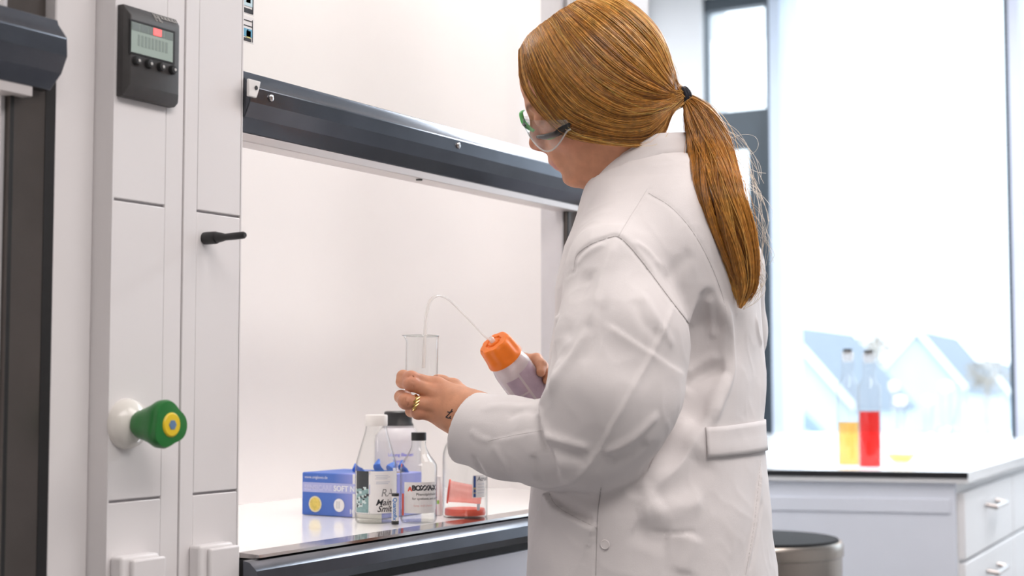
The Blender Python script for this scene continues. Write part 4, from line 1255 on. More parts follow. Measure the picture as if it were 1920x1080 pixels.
# soft unevenness of worn cotton
def waves(P, n, lo, hi, seed):
    r = np.random.default_rng(seed); o = np.zeros(len(P))
    for _ in range(n):
        k = r.normal(size=3); k = k/np.linalg.norm(k)*r.uniform(lo, hi)
        o += np.sin(P@k+r.uniform(0, 6.28))
    return o/math.sqrt(n/2)
wv = waves(BV0, 14, 35, 75, 1)
wr = waves(BV0+.004*waves(BV0, 8, 60, 90, 5)[:, None], 12, 70, 150, 2)
sl = np.clip(-chain(BV0, UPA, np.array(UPR)+.012, .02)/.01, 0, 1)
cuff_fade = np.clip(-((CV-CUFP)@(CUFN*.97+UPV*.12))/.02-.15, 0, 1)
CV += CN*cuff_fade[:, None]*(wv*.0011+(1-np.abs(np.tanh(wr*.9)))*(.0006+.0003*sl)-.0003)[:, None]
armhole = [(1075, 508), (1082, 478), (1108, 458), (1140, 446), (1158, 444), (1178, 460), (1205, 492), (1235, 532), (1262, 568), (1284, 596), (1298, 616)]
fold(armhole, 'groove', 2.0, 2.6, ends=False)
fold(armhole, 'step', 2.2, 2.0, 16, ends=False)
fold([(1185, 452), (1215, 472), (1240, 505)], 'ridge', 2.2, 4)
fold([(1078, 498), (1100, 476), (1138, 456)], 'ridge', 2.2, 4)
fold([(1160, 444), (1178, 412), (1197, 382), (1216, 352)], 'groove', 1.1, 2.2, ends=False)
fold([(1216, 362), (1255, 386), (1292, 425), (1325, 480), (1350, 540), (1366, 600)], 'groove', 1.1, 2.2, ends=False)
fold([(1156, 450), (1134, 508), (1118, 560), (1108, 592), (1104, 622)], 'ridge', 3.4, 6)
fold([(1106, 610), (1085, 655), (1055, 700), (1030, 745)], 'ridge', 3.6, 7)
fold([(1110, 498), (1080, 580), (1062, 650)], 'groove', 5.0, 12)
fold([(1128, 560), (1122, 620), (1090, 690)], 'groove', 2.5, 8)
fold([(1283, 702), (1222, 662), (1170, 627), (1125, 596)], 'step', 3.4, 3, 16)
fold([(1200, 545), (1225, 590), (1265, 655)], 'ridge', 2.2, 6)
fold([(1190, 560), (1205, 600), (1240, 640)], 'groove', 1.8, 7)
fold([(1268, 560), (1224, 658), (1182, 736), (1142, 808), (1115, 855), (1085, 891), (1045, 909), (1000, 909), (950, 899)], 'ridge', 2.4, 3.6)
fold([(1268, 560), (1224, 658), (1182, 736), (1142, 808), (1115, 855), (1085, 891)], 'step', 1.8, 2.4, 14)
fold([(1026, 814), (1062, 826), (1112, 842)], 'ridge', 4.0, 6)
fold([(1030, 838), (1065, 848), (1105, 858)], 'groove', 3.5, 9)
fold([(1124, 848), (1165, 832), (1205, 806), (1240, 772)], 'ridge', 4.0, 6)
fold([(1135, 868), (1175, 852), (1215, 825)], 'groove', 3.5, 9)
fold([(1058, 660), (1036, 712), (1022, 752), (1021, 792), (1030, 826), (1046, 856), (1052, 882), (1042, 896)], 'step', 8.5, 3.2, 30)
fold([(1018, 770), (1016, 810), (1032, 850)], 'groove', 3.5, 5)
fold([(1018, 808), (965, 817), (915, 828)], 'step', 2.4, 2.6, 16)
fold([(880, 806), (898, 822), (920, 828)], 'ridge', 2.0, 4.5)
fold([(884, 850), (898, 875), (912, 905)], 'groove', 3.2, 5)
fold([(922, 832), (940, 862), (958, 892)], 'ridge', 2.6, 5)
fold([(945, 780), (985, 770), (1010, 778)], 'groove', 2.5, 8)
fold([(900, 765), (940, 760), (1000, 762)], 'ridge', 2.0, 8)
fold([(998, 850), (1006, 880), (1014, 905)], 'groove', 3.0, 6)
# trunk: crisp fold behind the sleeve, drapes below
fold([(1350, 548), (1362, 590), (1368, 640), (1368, 692), (1350, 745), (1325, 810)], 'ridge', 8.0, 8)
fold([(1327, 552), (1335, 590), (1338, 640)], 'ridge', 5.0, 6)
fold([(1366, 688), (1315, 704), (1268, 748), (1230, 800)], 'groove', 6.0, 10)
fold([(1350, 664), (1300, 692), (1255, 742)], 'ridge', 4.5, 8)
fold([(1322, 845), (1290, 902), (1220, 945)], 'groove', 7.5, 22)
fold([(1300, 780), (1240, 850), (1185, 930)], 'ridge', 6.0, 15)
fold([(1325, 938), (1255, 952), (1190, 962)], 'ridge', 4.5, 14)
fold([(1185, 985), (1215, 1003), (1260, 1012)], 'groove', 4.5, 14)
fold([(1212, 996), (1260, 1000), (1308, 997)], 'groove', 2.0, 2.6)
fold([(1300, 1000), (1290, 1040), (1280, 1079)], 'ridge', 4.0, 14)
fold([(1127, 912), (1121, 960), (1119, 1010), (1117, 1079)], 'groove', 1.8, 2.2, ends=False)
fold([(1119, 990), (1075, 968), (1041, 946), (1027, 922)], 'step', 9.0, 1.8, 26, ends=False)
fold([(1036, 930), (1046, 944), (1080, 962), (1119, 982)], 'groove', 7.0, 6)
fold([(1425, 862), (1420, 920), (1412, 990), (1396, 1079)], 'step', 6.0, 2.6, 16)
fold([(1400, 1079), (1415, 1010), (1428, 930)], 'groove', 3.0, 6)
fold([(1414, 590), (1420, 620), (1430, 645)], 'ridge', 3.0, 6)
fold([(1048, 592), (1042, 630), (1046, 680), (1036, 740)], 'step', 4.0, 2.6, 20)
fold([(1048, 594), (1040, 588), (1028, 574)], 'step', 4.0, 2.0, 12, ends=False)
fold([(1300, 470), (1270, 500), (1245, 530)], 'groove', 3.0, 10)
coat = mesh_np('lab_coat', CV, CF, COATM, PERSON)
COAT_BVH = BVHTree.FromPolygons([tuple(p) for p in CV], [tuple(int(i) for i in q) for q in CF])

# collar: standing band folded round the neck, higher at the back
cv, cf = [], []
cn_ = V3(1.897, -.386, 0)
TH = np.radians(np.linspace(-152, 152, 61))
for th in TH:
    c2_ = abs(th)/math.pi
    zlo = np.interp(c2_, [0, .25, .5, .75, .9], [1.437, 1.428, 1.397, 1.366, 1.348])
    h = np.interp(c2_, [0, .5, .8, .9], [.031, .036, .034, .030])
    rl = np.interp(c2_, [0, .5, .85], [.071, .068, .075]); ru = rl-.004
    dx, dy = math.sin(th), -math.cos(th)
    for t, r_, z in ((0, rl+.010, zlo-.004), (.33, rl+.007, zlo+h*.33), (.7, rl+.003, zlo+h*.72), (1, rl-.001, zlo+h), (1.1, rl-.0045, zlo+h+.0005), (.5, rl-.005, zlo+h*.5), (0, rl-.004, zlo-.012)):
        cv.append(cn_+V3(dx*r_, dy*r_*1.0, z))
k = 7
for i in range(len(TH)-1):
    for j in range(k-1): cf.append((i*k+j, i*k+j+1, (i+1)*k+j+1, (i+1)*k+j))
col_ = mesh_np('collar', np.array(cv), np.array(cf), COATM, None)
under(col_, coat)
md = col_.modifiers.new('cloth', 'SOLIDIFY'); md.thickness = .0022; md.offset = 1
# half belt across the back
pl, _ = cast(COAT_BVH, 1322, 801); pb, _ = cast(COAT_BVH, 1322, 858)
qt, _ = cast(COAT_BVH, 1422, 789); qb, _ = cast(COAT_BVH, 1422, 847)
bcx = np.array([np.interp(pl[2], TR[:, 0], TC[:, 0]), np.interp(pl[2], TR[:, 0], TC[:, 1])])
ang = lambda p: math.atan2(p[1]-bcx[1], p[0]-bcx[0]) % (2*math.pi)
th0, th1 = ang(pl), ang(qt); mid = 1.5*math.pi+bYaw; th2 = 2*mid-th0
cv, cf = [], []; nx, ny = 60, 7
for i in range(nx):
    th = th0+(th2-th0)*i/(nx-1); f = min(1.0, (th-th0)/(th1-th0))
    zt_, zb_ = pl[2]+(qt[2]-pl[2])*f, pb[2]+(qb[2]-pb[2])*f
    dr = V3(math.cos(th), math.sin(th), 0)
    for j in range(ny):
        o = V3(bcx[0], bcx[1], zt_+(zb_-zt_)*j/(ny-1))
        h = COAT_BVH.ray_cast(Vector(o+dr*.3), Vector(-dr))
        p = np.array(h[0]) if h[0] is not None else cv[-ny]
        cv.append(p+dr*(.0020+.0006*math.sin(j/(ny-1)*math.pi)+.0012*(j > 3)))
cv = np.array(cv).reshape(nx, ny, 3)
for _ in range(3): cv[1:-1] = (cv[:-2]+2*cv[1:-1]+cv[2:])/4
cv = cv.reshape(-1, 3)
for i in range(nx-1):
    for j in range(ny-1): cf.append((i*ny+j, i*ny+j+1, (i+1)*ny+j+1, (i+1)*ny+j))
belt = mesh_np('back_belt', cv, np.array(cf), COATM, None); under(belt, coat)
md = belt.modifiers.new('cloth', 'SOLIDIFY'); md.thickness = .0022; md.offset = 0
# seams: the dark of each groove coloured in as thin grey tubes
SEAMSHADE = mat('seam_shade', (.40, .375, .37), .9, noise=.1, nscale=600)
SOFT = mat('seam_shade_pale', (.55, .52, .515), .9, noise=.1, nscale=600)
def seam(pts, m=SEAMSHADE, r=.00055):
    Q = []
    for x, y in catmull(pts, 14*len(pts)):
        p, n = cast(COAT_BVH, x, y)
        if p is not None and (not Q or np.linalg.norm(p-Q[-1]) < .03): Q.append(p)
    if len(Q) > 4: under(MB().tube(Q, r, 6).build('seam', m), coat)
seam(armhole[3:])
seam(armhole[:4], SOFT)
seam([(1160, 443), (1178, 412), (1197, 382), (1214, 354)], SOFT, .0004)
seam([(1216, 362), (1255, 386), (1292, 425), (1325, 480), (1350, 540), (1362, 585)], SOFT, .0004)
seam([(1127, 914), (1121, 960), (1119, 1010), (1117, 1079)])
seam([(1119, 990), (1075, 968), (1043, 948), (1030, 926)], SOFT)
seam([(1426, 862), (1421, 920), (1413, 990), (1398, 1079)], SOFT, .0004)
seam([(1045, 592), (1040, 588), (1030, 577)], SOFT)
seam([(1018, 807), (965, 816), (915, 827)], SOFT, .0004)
p, n = cast(COAT_BVH, 1135, 1021)
n = n if n@(CAM-p) > 0 else -n
M = Matrix.Translation(p+n*.0006) @ Vector(n).to_track_quat('Z', 'Y').to_matrix().to_4x4()
under(MB().lathe([(.0062, 0), (.0064, .001), (.0055, .0018), (.0048, .0012), (0, .0012)], M, 28).build('button', mat('coat_button', (.72, .68, .67), .4, noise=.02)), coat)

# ================================================================== hair
HAIRM = mat('ginger_hair', (.34, .13, .03), .30, spec=.8, attr='tint', noise=.25, nscale=130)
def hair_volume(P):
    q = to_head(P)
    d = d_ell(q, V3(0, -.006, .050), (.0885, .1035, .1045))
    d = smin(d, d_ell(q, V3(0, -.014, -.010), (.0845, .083, .080)), .03)
    return d
def onto_hair(px, py, lift=0.0):
    o = at(px, py, 1.0)-CAM; o /= np.linalg.norm(o)
    t = 1.7; best = (9, t)
    for _ in range(80):
        d = float(hair_volume((CAM+o*t)[None])[0])
        if d < best[0]: best = (d, t)
        if d < .0004 or t > 2.4: break
        t += max(d*.7, .0008)
    return CAM+o*best[1]
TIE = at(1278, 182, 2.075)
GUIDE_PX = [
    [(974, 95), (978, 120), (989, 165), (1007, 195), (1030, 220), (1066, 250), (1127, 262), (1190, 268), (1222, 264), (1244, 240), (1258, 205)],
    [(986, 72), (1000, 112), (1016, 152), (1040, 190), (1075, 222), (1142, 245), (1205, 246), (1240, 222), (1260, 198)],
    [(1004, 54), (1024, 92), (1046, 130), (1080, 168), (1112, 195), (1165, 218), (1222, 212), (1260, 192)],
    [(1030, 34), (1062, 82), (1100, 130), (1145, 165), (1195, 185), (1262, 184)],
    [(1056, 16), (1092, 50), (1130, 86), (1180, 130), (1227, 160), (1264, 177)],
    [(1090, -2), (1130, 22), (1168, 52), (1212, 98), (1244, 142), (1267, 171)],
    [(1128, -10), (1168, 8), (1206, 38), (1236, 76), (1254, 120), (1270, 164)],
]
NU = 26
GD = []
for g in GUIDE_PX:
    P = [onto_hair(*p) for p in g]+[TIE]
    P = np.array(P)
    # even spacing along the lock
    Q = catmull(P, 160); s = np.concatenate([[0], np.cumsum(np.linalg.norm(np.diff(Q, axis=0), axis=1))])
    u = np.linspace(0, s[-1], NU)
    GD.append(np.stack([np.interp(u, s, Q[:, k]) for k in range(3)], 1))
GD = np.array(GD)
q = to_head(GD.reshape(-1, 3)); q[:, 0] *= -1
MIR = (HC+q@HR.T).reshape(GD.shape)
tq = to_head(TIE[None])[0]; 
# far side: mirrored locks, pulled to the same tie
wgt = np.linspace(0, 1, NU)**4
MIR = MIR+(TIE-MIR[:, -1:, :])*wgt[None, :, None]
ALL = np.concatenate([GD, MIR[::-1]], 0)              # near front lock ... crown ... far front lock
NG = len(ALL)
def lock(t):
    """path at position t (0 near front lock .. NG-1 far front lock)"""
    t = np.clip(t, 0, NG-1-1e-6); i = np.floor(t).astype(int); f = (t-i)[:, None, None]
    a, b, c, d = (ALL[np.clip(i+k, 0, NG-1)] for k in (-1, 0, 1, 2))
    return .5*((2*b)+(-a+c)*f+(2*a-5*b+4*c-d)*f*f+(-a+3*b-3*c+d)*f**3)
HMID = hw(0, -.01, .02)
def outward(P):
    n = P-HMID; return n/np.linalg.norm(n, axis=-1, keepdims=True)
HAIR = thing('hair', None, None, HMID); del_keys = [k for k in HAIR.keys()]
under(HAIR, PERSON)
# under-layer
tt = np.linspace(0, NG-1, 150); G = lock(tt); Gn = outward(G)
pull = np.interp(np.arange(NU), [0, 2, NU-6, NU-1], [.004, .005, .005, .001])
G2 = G-Gn*pull[None, :, None]
n_, m_ = len(tt), NU
Fq = np.array([(i*m_+j, i*m_+j+1, (i+1)*m_+j+1, (i+1)*m_+j) for i in range(n_-1) for j in range(m_-1)])
tint = np.tile(np.array([.13, .045, .010, 1]), (n_*m_, 1))
under_hair = mesh_np('hair_base', G2.reshape(-1, 3), Fq, HAIRM, HAIR, attrs={'tint': tint})
md = under_hair.modifiers.new('body', 'SOLIDIFY'); md.thickness = .006; md.offset = -1

def strands(name, P, R, C, parent, m=None):
    """P (n,k,3) paths, R (n,k) radii, C (n,3) colours -> one mesh of fine three-sided tubes"""
    n, k, _ = P.shape
    T = np.gradient(P, axis=1); T /= np.maximum(np.linalg.norm(T, axis=2, keepdims=True), 1e-9)
    ref = P-HMID; u = np.cross(T, ref); u /= np.maximum(np.linalg.norm(u, axis=2, keepdims=True), 1e-9)
    w = np.cross(T, u)
    ring = []
    for a in (0, 2.0944, 4.18879):
        ring.append(P+R[..., None]*(math.cos(a)*u+math.sin(a)*w))
    Vv = np.stack(ring, 2).reshape(-1, 3)
    base = (np.arange(n)[:, None]*k+np.arange(k-1)[None]).reshape(-1)*3
    Fs = []
    for a in range(3):
        b = (a+1) % 3
        Fs.append(np.stack([base+a, base+b, base+3+b, base+3+a], 1))
    Fq = np.concatenate(Fs)
    Cc = np.repeat(np.concatenate([C, np.ones((n, 1))], 1), k*3, axis=0)
    return mesh_np(name, Vv, Fq, m or HAIRM, parent, attrs={'tint': Cc})
def hair_colour(n, clump=None, rng=RNG):
    x = rng.random(n)*.55+(clump if clump is not None else rng.random(n))*.45
    dark, mid, gold = np.array([.15, .050, .010]), np.array([.60, .262, .040]), np.array([1.0, .62, .17])
    x = x[:, None]
    return np.where(x < .5, dark+(mid-dark)*(x/.5), mid+(gold-mid)*((x-.5)/.5))
def cap_strands(n, t0, t1, lift0, lift1, seed):
    r = np.random.default_rng(seed)
    ncl = max(6, int((t1-t0)*16))
    cl = r.random(ncl)*(t1-t0)+t0; cc = r.random(ncl); clift = r.normal(size=ncl)*.0016
    w = r.integers(0, ncl, n)
    t = cl[w]+r.normal(size=n)*.055
    free = r.random(n) < .30
    t[free] = r.random(free.sum())*(t1-t0)+t0
    t = np.clip(t, 0.0, NG-1)
    P = lock(t)
    N = outward(P)
    lift = r.uniform(lift0, lift1, n)+np.where(free, 0, clift[w])
    prof = np.interp(np.arange(NU), [0, 3, NU-7, NU-1], [.2, 1, 1, .3])
    S = np.cross(np.gradient(P, axis=1), N); S /= np.maximum(np.linalg.norm(S, axis=2, keepdims=True), 1e-9)
    ph = r.random((n, 1))*6.28; fr = r.uniform(.12, .35, (n, 1))
    wob = np.sin(np.arange(NU)[None]*fr+ph)*r.uniform(.0003, .0030, (n, 1))
    wob2 = np.sin(np.arange(NU)[None]*fr*1.7+ph*2)*r.uniform(.0001, .0007, (n, 1))
    end = np.interp(np.arange(NU), [0, NU-5, NU-1], [1, 1, .35])[None]
    P = P+N*(lift[:, None]*prof+wob2)[..., None]+S*(wob*end)[..., None]
    # spread round the tie
    P[:, -4:] += (r.normal(size=(n, 1, 3))*.0042)*np.linspace(.2, 1, 4)[None, :, None]
    R = np.interp(np.arange(NU), [0, 2, NU-1], [.00022, .00036, .00032])[None]*r.uniform(.75, 1.35, (n, 1))
    return P, R, hair_colour(n, cc[w], r)
P1, R1, C1 = cap_strands(6200, 0.0, 7.4, -.0030, .0022, 11)
P2, R2, C2 = cap_strands(1100, 7.4, NG-1, -.0020, .0015, 12)
P3, R3, C3 = cap_strands(750, 0.0, .22, -.001, .003, 13)       # bright front lock
C3 = C3*.5+np.array([.85, .52, .18])*.5
strands('hair_strands', np.concatenate([P1, P2, P3]), np.concatenate([R1, R2, R3]), np.concatenate([C1, C2, C3]), HAIR)
# stray hairs over the crown and cheek
r = np.random.default_rng(21)
P4, R4, C4 = cap_strands(70, .2, 6.8, .002, .006, 22)
S4 = np.sin(np.linspace(0, 3.1, NU))[None, :, None]*r.normal(size=(70, 1, 3))*.010
strands('stray_hair', P4+S4, R4*.55, np.clip(C4*1.3, 0, .8), HAIR)

# ponytail
PT = [(1276, 182, 9), (1291, 190, 13), (1308, 214, 26), (1327, 258, 37), (1340, 315, 41), (1353, 365, 43), (1371, 425, 40), (1387, 480, 33), (1396, 525, 25), (1394, 555, 16), (1387, 578, 5)]
px_ = catmull([(a, b) for a, b, _ in PT], 30); hwid = catmull([(c, c) for _, _, c in PT], 30)[:, 0]
PC, dep = [], []
d0 = float(proj(TIE)[2])
for i, (x, y) in enumerate(px_):
    h, _n = cast(COAT_BVH, x-4, y)
    s_ = i/29
    d = d0-.012*math.sin(min(1, s_*2.5)*1.57)
    if h is not None: d = min(d, float(proj(h)[2])-.030*min(1, .35+s_*3)*(1 if s_ < .8 else 1-(s_-.8)*2.2))
    dep.append(d)
dep = np.array(dep)
for _ in range(4): dep[1:-1] = np.minimum(dep[1:-1], (dep[:-2]+2*dep[1:-1]+dep[2:])/4)
PC = np.array([at(x, y, d) for (x, y), d in zip(px_, dep)])
NP_ = len(PC)
Tt = np.gradient(PC, axis=0); Tt /= np.linalg.norm(Tt, axis=1, keepdims=True)
SD = np.cross(Tt, FWD); SD /= np.linalg.norm(SD, axis=1, keepdims=True); DD = np.cross(SD, Tt)
HWm = hwid/FPX*dep
def tail(n, seed, spread=1.0, shell=False):
    r = np.random.default_rng(seed)
    ncl = 48
    ca, cr = r.random(ncl)*6.283, np.sqrt(r.random(ncl)); cc = r.random(ncl); cend = r.uniform(.80, 1.0, ncl)
    w = r.integers(0, ncl, n)
    a = cr[w]*np.cos(ca[w])+r.normal(size=n)*.07; b = cr[w]*np.sin(ca[w])+r.normal(size=n)*.07
    L = np.hypot(a, b); s = np.where(L > 1, 1/L, 1)*spread; a, b = a*s, b*s
    e = np.clip(cend[w]+r.normal(size=n)*.03-.06*np.abs(a), .6, 1.0)
    u = np.linspace(0, 1, NP_)[None]*e[:, None]*(NP_-1)
    i = np.minimum(u.astype(int), NP_-2); f = (u-i)[..., None]
    g = lambda A: A[i]*(1-f)+A[i+1]*f
    hwv = (HWm[i]*(1-f[..., 0])+HWm[i+1]*f[..., 0])
    ph = r.random((n, 1))*6.28; phc = (cc[w]*6.28)[:, None]
    k = np.arange(NP_)[None]
    sw = .17*np.sin(k*.20+phc)+.05*np.sin(k*.37+ph)
    tw = .35*np.sin(k*.12+phc)
    aa = a[:, None]*np.cos(tw)-b[:, None]*np.sin(tw)+sw*np.minimum(1, k/6); bb = a[:, None]*np.sin(tw)+b[:, None]*np.cos(tw)
    P = g(PC)+g(SD)*(aa*hwv)[..., None]+g(DD)*(bb*hwv*.55)[..., None]
    R = np.interp(np.arange(NP_), [0, NP_-4, NP_-1], [.00034, .00034, .00012])[None]*r.uniform(.75, 1.35, (n, 1))
    return P, R, hair_colour(n, cc[w], r)
P, R, C = tail(3300, 31)
Pb, Rb, Cb = tail(160, 33, 1.22)
P, R, C = np.concatenate([P, Pb]), np.concatenate([R, Rb]), np.concatenate([C, Cb])
C = C*np.array([1.0, .97, .95])
PONY = thing('ponytail', None, None, PC[0]); under(PONY, PERSON)
strands('hair_strands', P, R, C, PONY)
# core so no light shows through
core = []; ring = 14
for i in range(NP_):
    for k in range(ring):
        t = 2*math.pi*k/ring
        core.append(PC[i]+(SD[i]*math.cos(t)+DD[i]*math.sin(t)*.5)*HWm[i]*(.72 if i < NP_-3 else .3))
Fq = np.array([(i*ring+k, i*ring+(k+1) % ring, (i+1)*ring+(k+1) % ring, (i+1)*ring+k) for i in range(NP_-1) for k in range(ring)])
mesh_np('hair_core', np.array(core), Fq, HAIRM, PONY, attrs={'tint': np.tile(np.array([.14, .05, .011, 1]), (len(core), 1))})
# flyaway hairs on the window side, backlit glow painted into their pale colour
r = np.random.default_rng(41); fl = []
for k in range(46):
    i = r.integers(6, NP_-6); j = min(NP_-1, i+r.integers(4, 10)); s1 = r.uniform(.9, 1.35); s2 = s1+r.uniform(.0, .8)
    p0 = PC[i]+SD[i]*HWm[i]*.8*np.sign(SD[i]@RGT); p3 = PC[j]+SD[j]*HWm[j]*s2*np.sign(SD[j]@RGT)
    p1 = p0+(p3-p0)*.33+RGT*r.uniform(.002, .020)+UPV*r.uniform(-.006, .010); p2 = p0+(p3-p0)*.7+RGT*r.uniform(.002, .018)
    fl.append(catmull([p0, p1, p2, p3], NP_))
loop = [at(*q, dep[10]) for q in ((1372, 258), (1395, 252), (1415, 256), (1422, 270), (1416, 284), (1400, 292))]
fl.append(catmull(loop, NP_))
fl.append(catmull([at(*q, dep[12]) for q in ((1385, 300), (1400, 312), (1418, 322), (1436, 325))], NP_))
fl = np.array(fl)
strands('flyaway_hair', fl, np.full(fl.shape[:2], .00028), np.tile(np.array([.92, .82, .70]), (len(fl), 1)), PONY)
# elastic
ed = (PC[1]-ALL[3][-4]); ed /= np.linalg.norm(ed)
M = Matrix.Translation(at(1278, 181, d0)) @ Vector(ed).to_track_quat('Z', 'Y').to_matrix().to_4x4()
mb = MB()
for k in range(3):
    mb.lathe([(.0118+.0024*math.cos(t), -.0045+k*.0043+.0027*math.sin(t)) for t in np.linspace(0, 2*math.pi, 13)], M, 36, squash=lambda t, h: 1+.03*math.sin(5*t+h*900))
under(mb.build('hair_elastic', mat('black_elastic', (.010, .011, .020), .8, noise=.2, nscale=400, bump=.4, bscale=1500)), PONY)

# ================================================================== safety glasses
GL = thing('safety_glasses', None, None, hw(0, .10, 0)); under(GL, PERSON)
def gp(al, z, r0=.0): 
    """wrap-round surface in front of the eyes: al degrees to the person's left"""
    a = math.radians(al); ax, ay = .0735+r0, .080+r0
    return hw(ax*math.sin(a)*1.02, .034+ay*math.cos(a)*(1-.06*abs(math.sin(a))), z)
LENS_C = catmull([(0, -.001), (.12, -.004), (.3, -.0175), (.48, -.029), (.64, -.0315), (.8, -.026), (1, -.012)], 80)
LENS_U, LENS_Z = LENS_C[:, 0], LENS_C[:, 1]
def lens_edge(al):
    u = min(1, abs(al)/76)
    top = .023-.020*u**1.5
    bot = float(np.interp(u, LENS_U, LENS_Z))
    return top-.004, bot-.004
vv, ff = [], []; na, nz = 57, 9
for i in range(na):
    al = -80+160*i/(na-1); t, b = lens_edge(al)
    for j in range(nz): vv.append(gp(al, b+(t-b)*j/(nz-1), .0025*math.sin(j/(nz-1)*math.pi)))
ff = [(i*nz+j, i*nz+j+1, (i+1)*nz+j+1, (i+1)*nz+j) for i in range(na-1) for j in range(nz-1)]
mesh_np('lens', np.array(vv), np.array(ff), clear('visor', (.93, .945, .935), .07, .0, edge=.35, milk=.06), GL)
rim = [gp(al, lens_edge(al)[1], 0) for al in np.linspace(-80, 80, 60)]
under(MB().tube(rim, .0012, 8).build('lens_rim', clear('visor_rim', (.90, .92, .91), .15, .05, milk=.5)), GL)  # rim clouded white to paint the highlight along the lens edge
BG_ = mat('glasses_black', (.012, .012, .013), .3, noise=.05)
under(MB().tube([gp(al, .0085-.0006*abs(al)/10, .0015) for al in (-14, -7, 0, 7, 14)], [.0012, .0024, .0028, .0024, .0012], 8).build('bridge_bar', mat('glasses_black', (.012, .012, .013), .3, noise=.05)), GL)
BG_ = mat('glasses_black', (.012, .012, .013), .3)
for sgn in (-1, 1):
    P = [gp(sgn*40, -.0125, .0025), gp(sgn*50, -.0145, .0035), gp(sgn*66, -.0150, .0055), hw(sgn*.0740, .060, -.0130), hw(sgn*.0690, .048, -.0115), hw(sgn*.0630, .030, -.009), hw(sgn*.0600, .010, -.008)]
    under(MB().tube(catmull(P, 28), np.interp(np.arange(28), [0, 3, 12, 20, 27], [.0056, .0080, .0080, .0060, .0030]), 10, flat=.45).build('temple', BG_), GL)
GRN = mat('green_rubber', (.10, .50, .12), .45, noise=.06, nscale=200)
under(MB().tube(catmull([hw(-.022, .112, .026), hw(-.010, .1155, .024), hw(-.002, .1155, .012), hw(.008, .110, .002), hw(.014, .104, -.004)], 24), np.interp(np.arange(24), [0, 6, 14, 23], [.0016, .0030, .0036, .0024]), 10, flat=.7).build('nose_bridge', GRN), GL)
under(MB().tube(catmull([gp(40, -.016, -.003), gp(50, -.019, -.003), gp(60, -.017, -.002)], 14), [.002]+[.0045]*12+[.002], 10, flat=.35).build('side_pad', GRN), GL)

# ================================================================== ring and ink on the left hand
f0 = LF['ring'][0]; rp = f0[0]+(f0[1]-f0[0])*.70; rd = f0[1]-f0[0]; rd /= np.linalg.norm(rd)
M = Matrix.Translation(rp) @ Vector(rd).to_track_quat('Z', 'Y').to_matrix().to_4x4()
prof = [(.0108+.0011*math.cos(t), .0019*math.sin(t)) for t in np.linspace(0, 2*math.pi, 13)]
ring_o = MB().lathe(prof, M, 48, squash=lambda t, h: 1+.0).build('ring', GOLD)
under(ring_o, PERSON)
vd = -FWD+UPV*.1; vd -= rd*(vd@rd); vd /= np.linalg.norm(vd); sd_ = np.cross(rd, vd)
mb = MB()
for k in range(3):
    a = (-1+k)*.42
    c = rp+(vd*math.cos(a)+sd_*math.sin(a))*.0112
    mb.tube([c-rd*.0040+sd_*.004, c, c+rd*.0040-sd_*.004], [.0008, .0019, .0008], 8)
under(mb.build('ring_knot', GOLD), ring_o)
HB = BVHTree.FromPolygons([tuple(p) for p in parts_[1][0]], [tuple(int(i) for i in q) for q in parts_[1][1]])
mb = MB()
for st in ([(848, 767), (843, 775), (836, 782)], [(836, 782), (842, 784), (845, 780)], [(839, 772), (844, 773), (849, 771)], [(842, 783), (846, 785)]):
    P = []
    for x, y in catmull(st, 8):
        p, n = cast(HB, x, y)
        if p is not None: P.append(p-FWD*.0002)
    if len(P) > 2: mb.tube(P, .00075, 6)
if mb.v: under(mb.build('ink_mark', INK), PERSON)

# ================================================================== beaker held in the left hand
bc_ = J(789.5, 746, 2.082); br = .0226
BK = thing('beaker', 'small clear glass beaker held in the left hand', 'beaker', bc_)
M = Matrix.Translation(bc_) @ Matrix.Rotation(math.radians(1.5), 4, 'Y')
lipdir = math.atan2(*(np.array(-RGT)[[1, 0]]))
bh_ = .0865
def lip(t, h):
    w = max(0, (h-bh_+.009)/.009); return 1+w*w*(.025+.20*max(0, math.cos(t-lipdir))**14)
BEAKG = clear('beaker_glass', (.982, .986, .982), .05, 0.0, edge=.42)
under(MB().lathe([(0, .0012), (br*.9, 0), (br, .003), (br, bh_-.009), (br, bh_-.006), (br, bh_-.003), (br, bh_)], M, 56, squash=lip).build('beaker_wall', BEAKG), BK)
under(MB().lathe([((br+.0007*math.cos(t)), bh_+.0007*math.sin(t)) for t in np.linspace(0, 2*math.pi, 9)], M, 56, squash=lip).build('beaker_rim', clear('rim_glass', (.86, .88, .87), .12, .0, edge=.6)), BK)
under(MB().lathe([(br*.6, .0016), (br*.95, .0010), (br*1.0, .003), (br*.9, .0030), (br*.6, .0022)], M, 48).build('beaker_foot', clear('rim_glass', (.86, .88, .87), .12, .0, edge=.6)), BK)

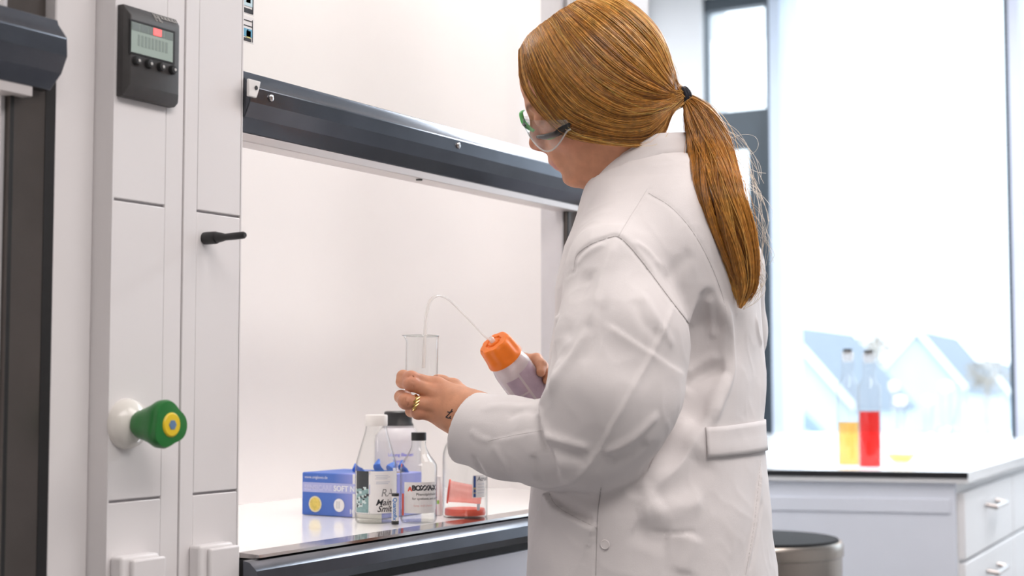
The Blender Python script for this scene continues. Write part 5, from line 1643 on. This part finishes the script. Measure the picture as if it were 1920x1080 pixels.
# ================================================================== wash bottle held in the right hand
WBT = thing('wash_bottle', 'translucent wash bottle with orange screw cap and bent tube held in the right hand', 'bottle', WB0)
M = Matrix.Translation(WB0) @ Vector(WBD).to_track_quat('Z', 'Y').to_matrix().to_4x4()
L_ = WBL; ct = L_-.034
under(MB().lathe([(0, .001), (.027, 0), (WBR, .004), (WBR, ct-.024), (WBR*.985, ct-.017), (WBR*.93, ct-.009), (WBR*.88, ct-.004), (WBR*.84, ct), (WBR*.80, ct+.004)], M, 48).build('bottle_body', clear('milky_polythene', (.96, .93, .94), .05, .25, milk=.70, milk_col=(.88, .83, .84))), WBT)
hexf = lambda t, h: 1+(.045*math.cos(8*t) if h > ct+.004 else 0)
under(MB().lathe([(.0270, ct-.001), (.0290, ct), (.0288, ct+.003), (.0272, ct+.007), (.0268, ct+.010), (.0255, ct+.028), (.0235, ct+.0325), (.0225, ct+.0335), (.0135, ct+.034), (.0125, ct+.0315), (.0095, ct+.0315), (.0085, ct+.0345), (0, ct+.035)], M, 64, squash=hexf).build('screw_cap', mat('orange_cap', (.92, .20, .004), .42, noise=.04, nscale=60)), WBT)
top = WB0+WBD*(L_+.001)
under(MB().lathe([(.0042, ct+.033), (.0042, ct+.040), (.0030, ct+.043), (0, ct+.043)], M, 20).build('spout_collar', clear('milky_tube', (.98, .96, .95), .04, .2, milk=.6, milk_col=(.95, .92, .89))), WBT)
tube = catmull([top, at(908, 630, 2.235), at(880, 600, 2.205), at(852, 572, 2.165), at(836, 559, 2.14), at(820, 555, 2.115), at(806, 565, 2.096), at(800, 590, 2.086), at(797, 628, 2.082), at(794, 690, 2.082)], 70)
under(MB().tube(tube, np.interp(np.arange(70), [0, 12, 34, 44, 69], [.0016, .0013, .0014, .0022, .0024]), 12).build('delivery_tube', clear('milky_tube', (.98, .96, .95), .04, .2, milk=.6, milk_col=(.95, .92, .89))), WBT)
# violet print panels on the bottle
mb = MB(); mloc = M.inverted()
cl_ = mloc @ Vector(CAM); a0 = math.atan2(cl_.y, cl_.x)
def panel(mb, aa0, aa1, t0, t1, n=14):
    v = []
    for t in np.linspace(t0, t1, 2):
        for a in np.linspace(aa0, aa1, n): v.append(tuple(M @ Vector(((WBR+.0003)*math.cos(a0+a), (WBR+.0003)*math.sin(a0+a), t))))
    mb.add(v, [(i, i+1, n+i+1, n+i) for i in range(n-1)])
sg = 1.0 if ((M.to_3x3() @ Vector((math.cos(a0+.5), math.sin(a0+.5), 0))) @ Vector(RGT)) > 0 else -1.0
panel(mb, sg*.10, sg*1.15, .006, ct-.020)
panel(mb, -sg*.75, -sg*.02, .036, ct-.024)
panel(mb, -sg*.80, -sg*.02, .006, .033)
under(mb.build('print_panel', mat('violet_grey_print', (.47, .36, .43), .5, noise=.12, nscale=50)), WBT)
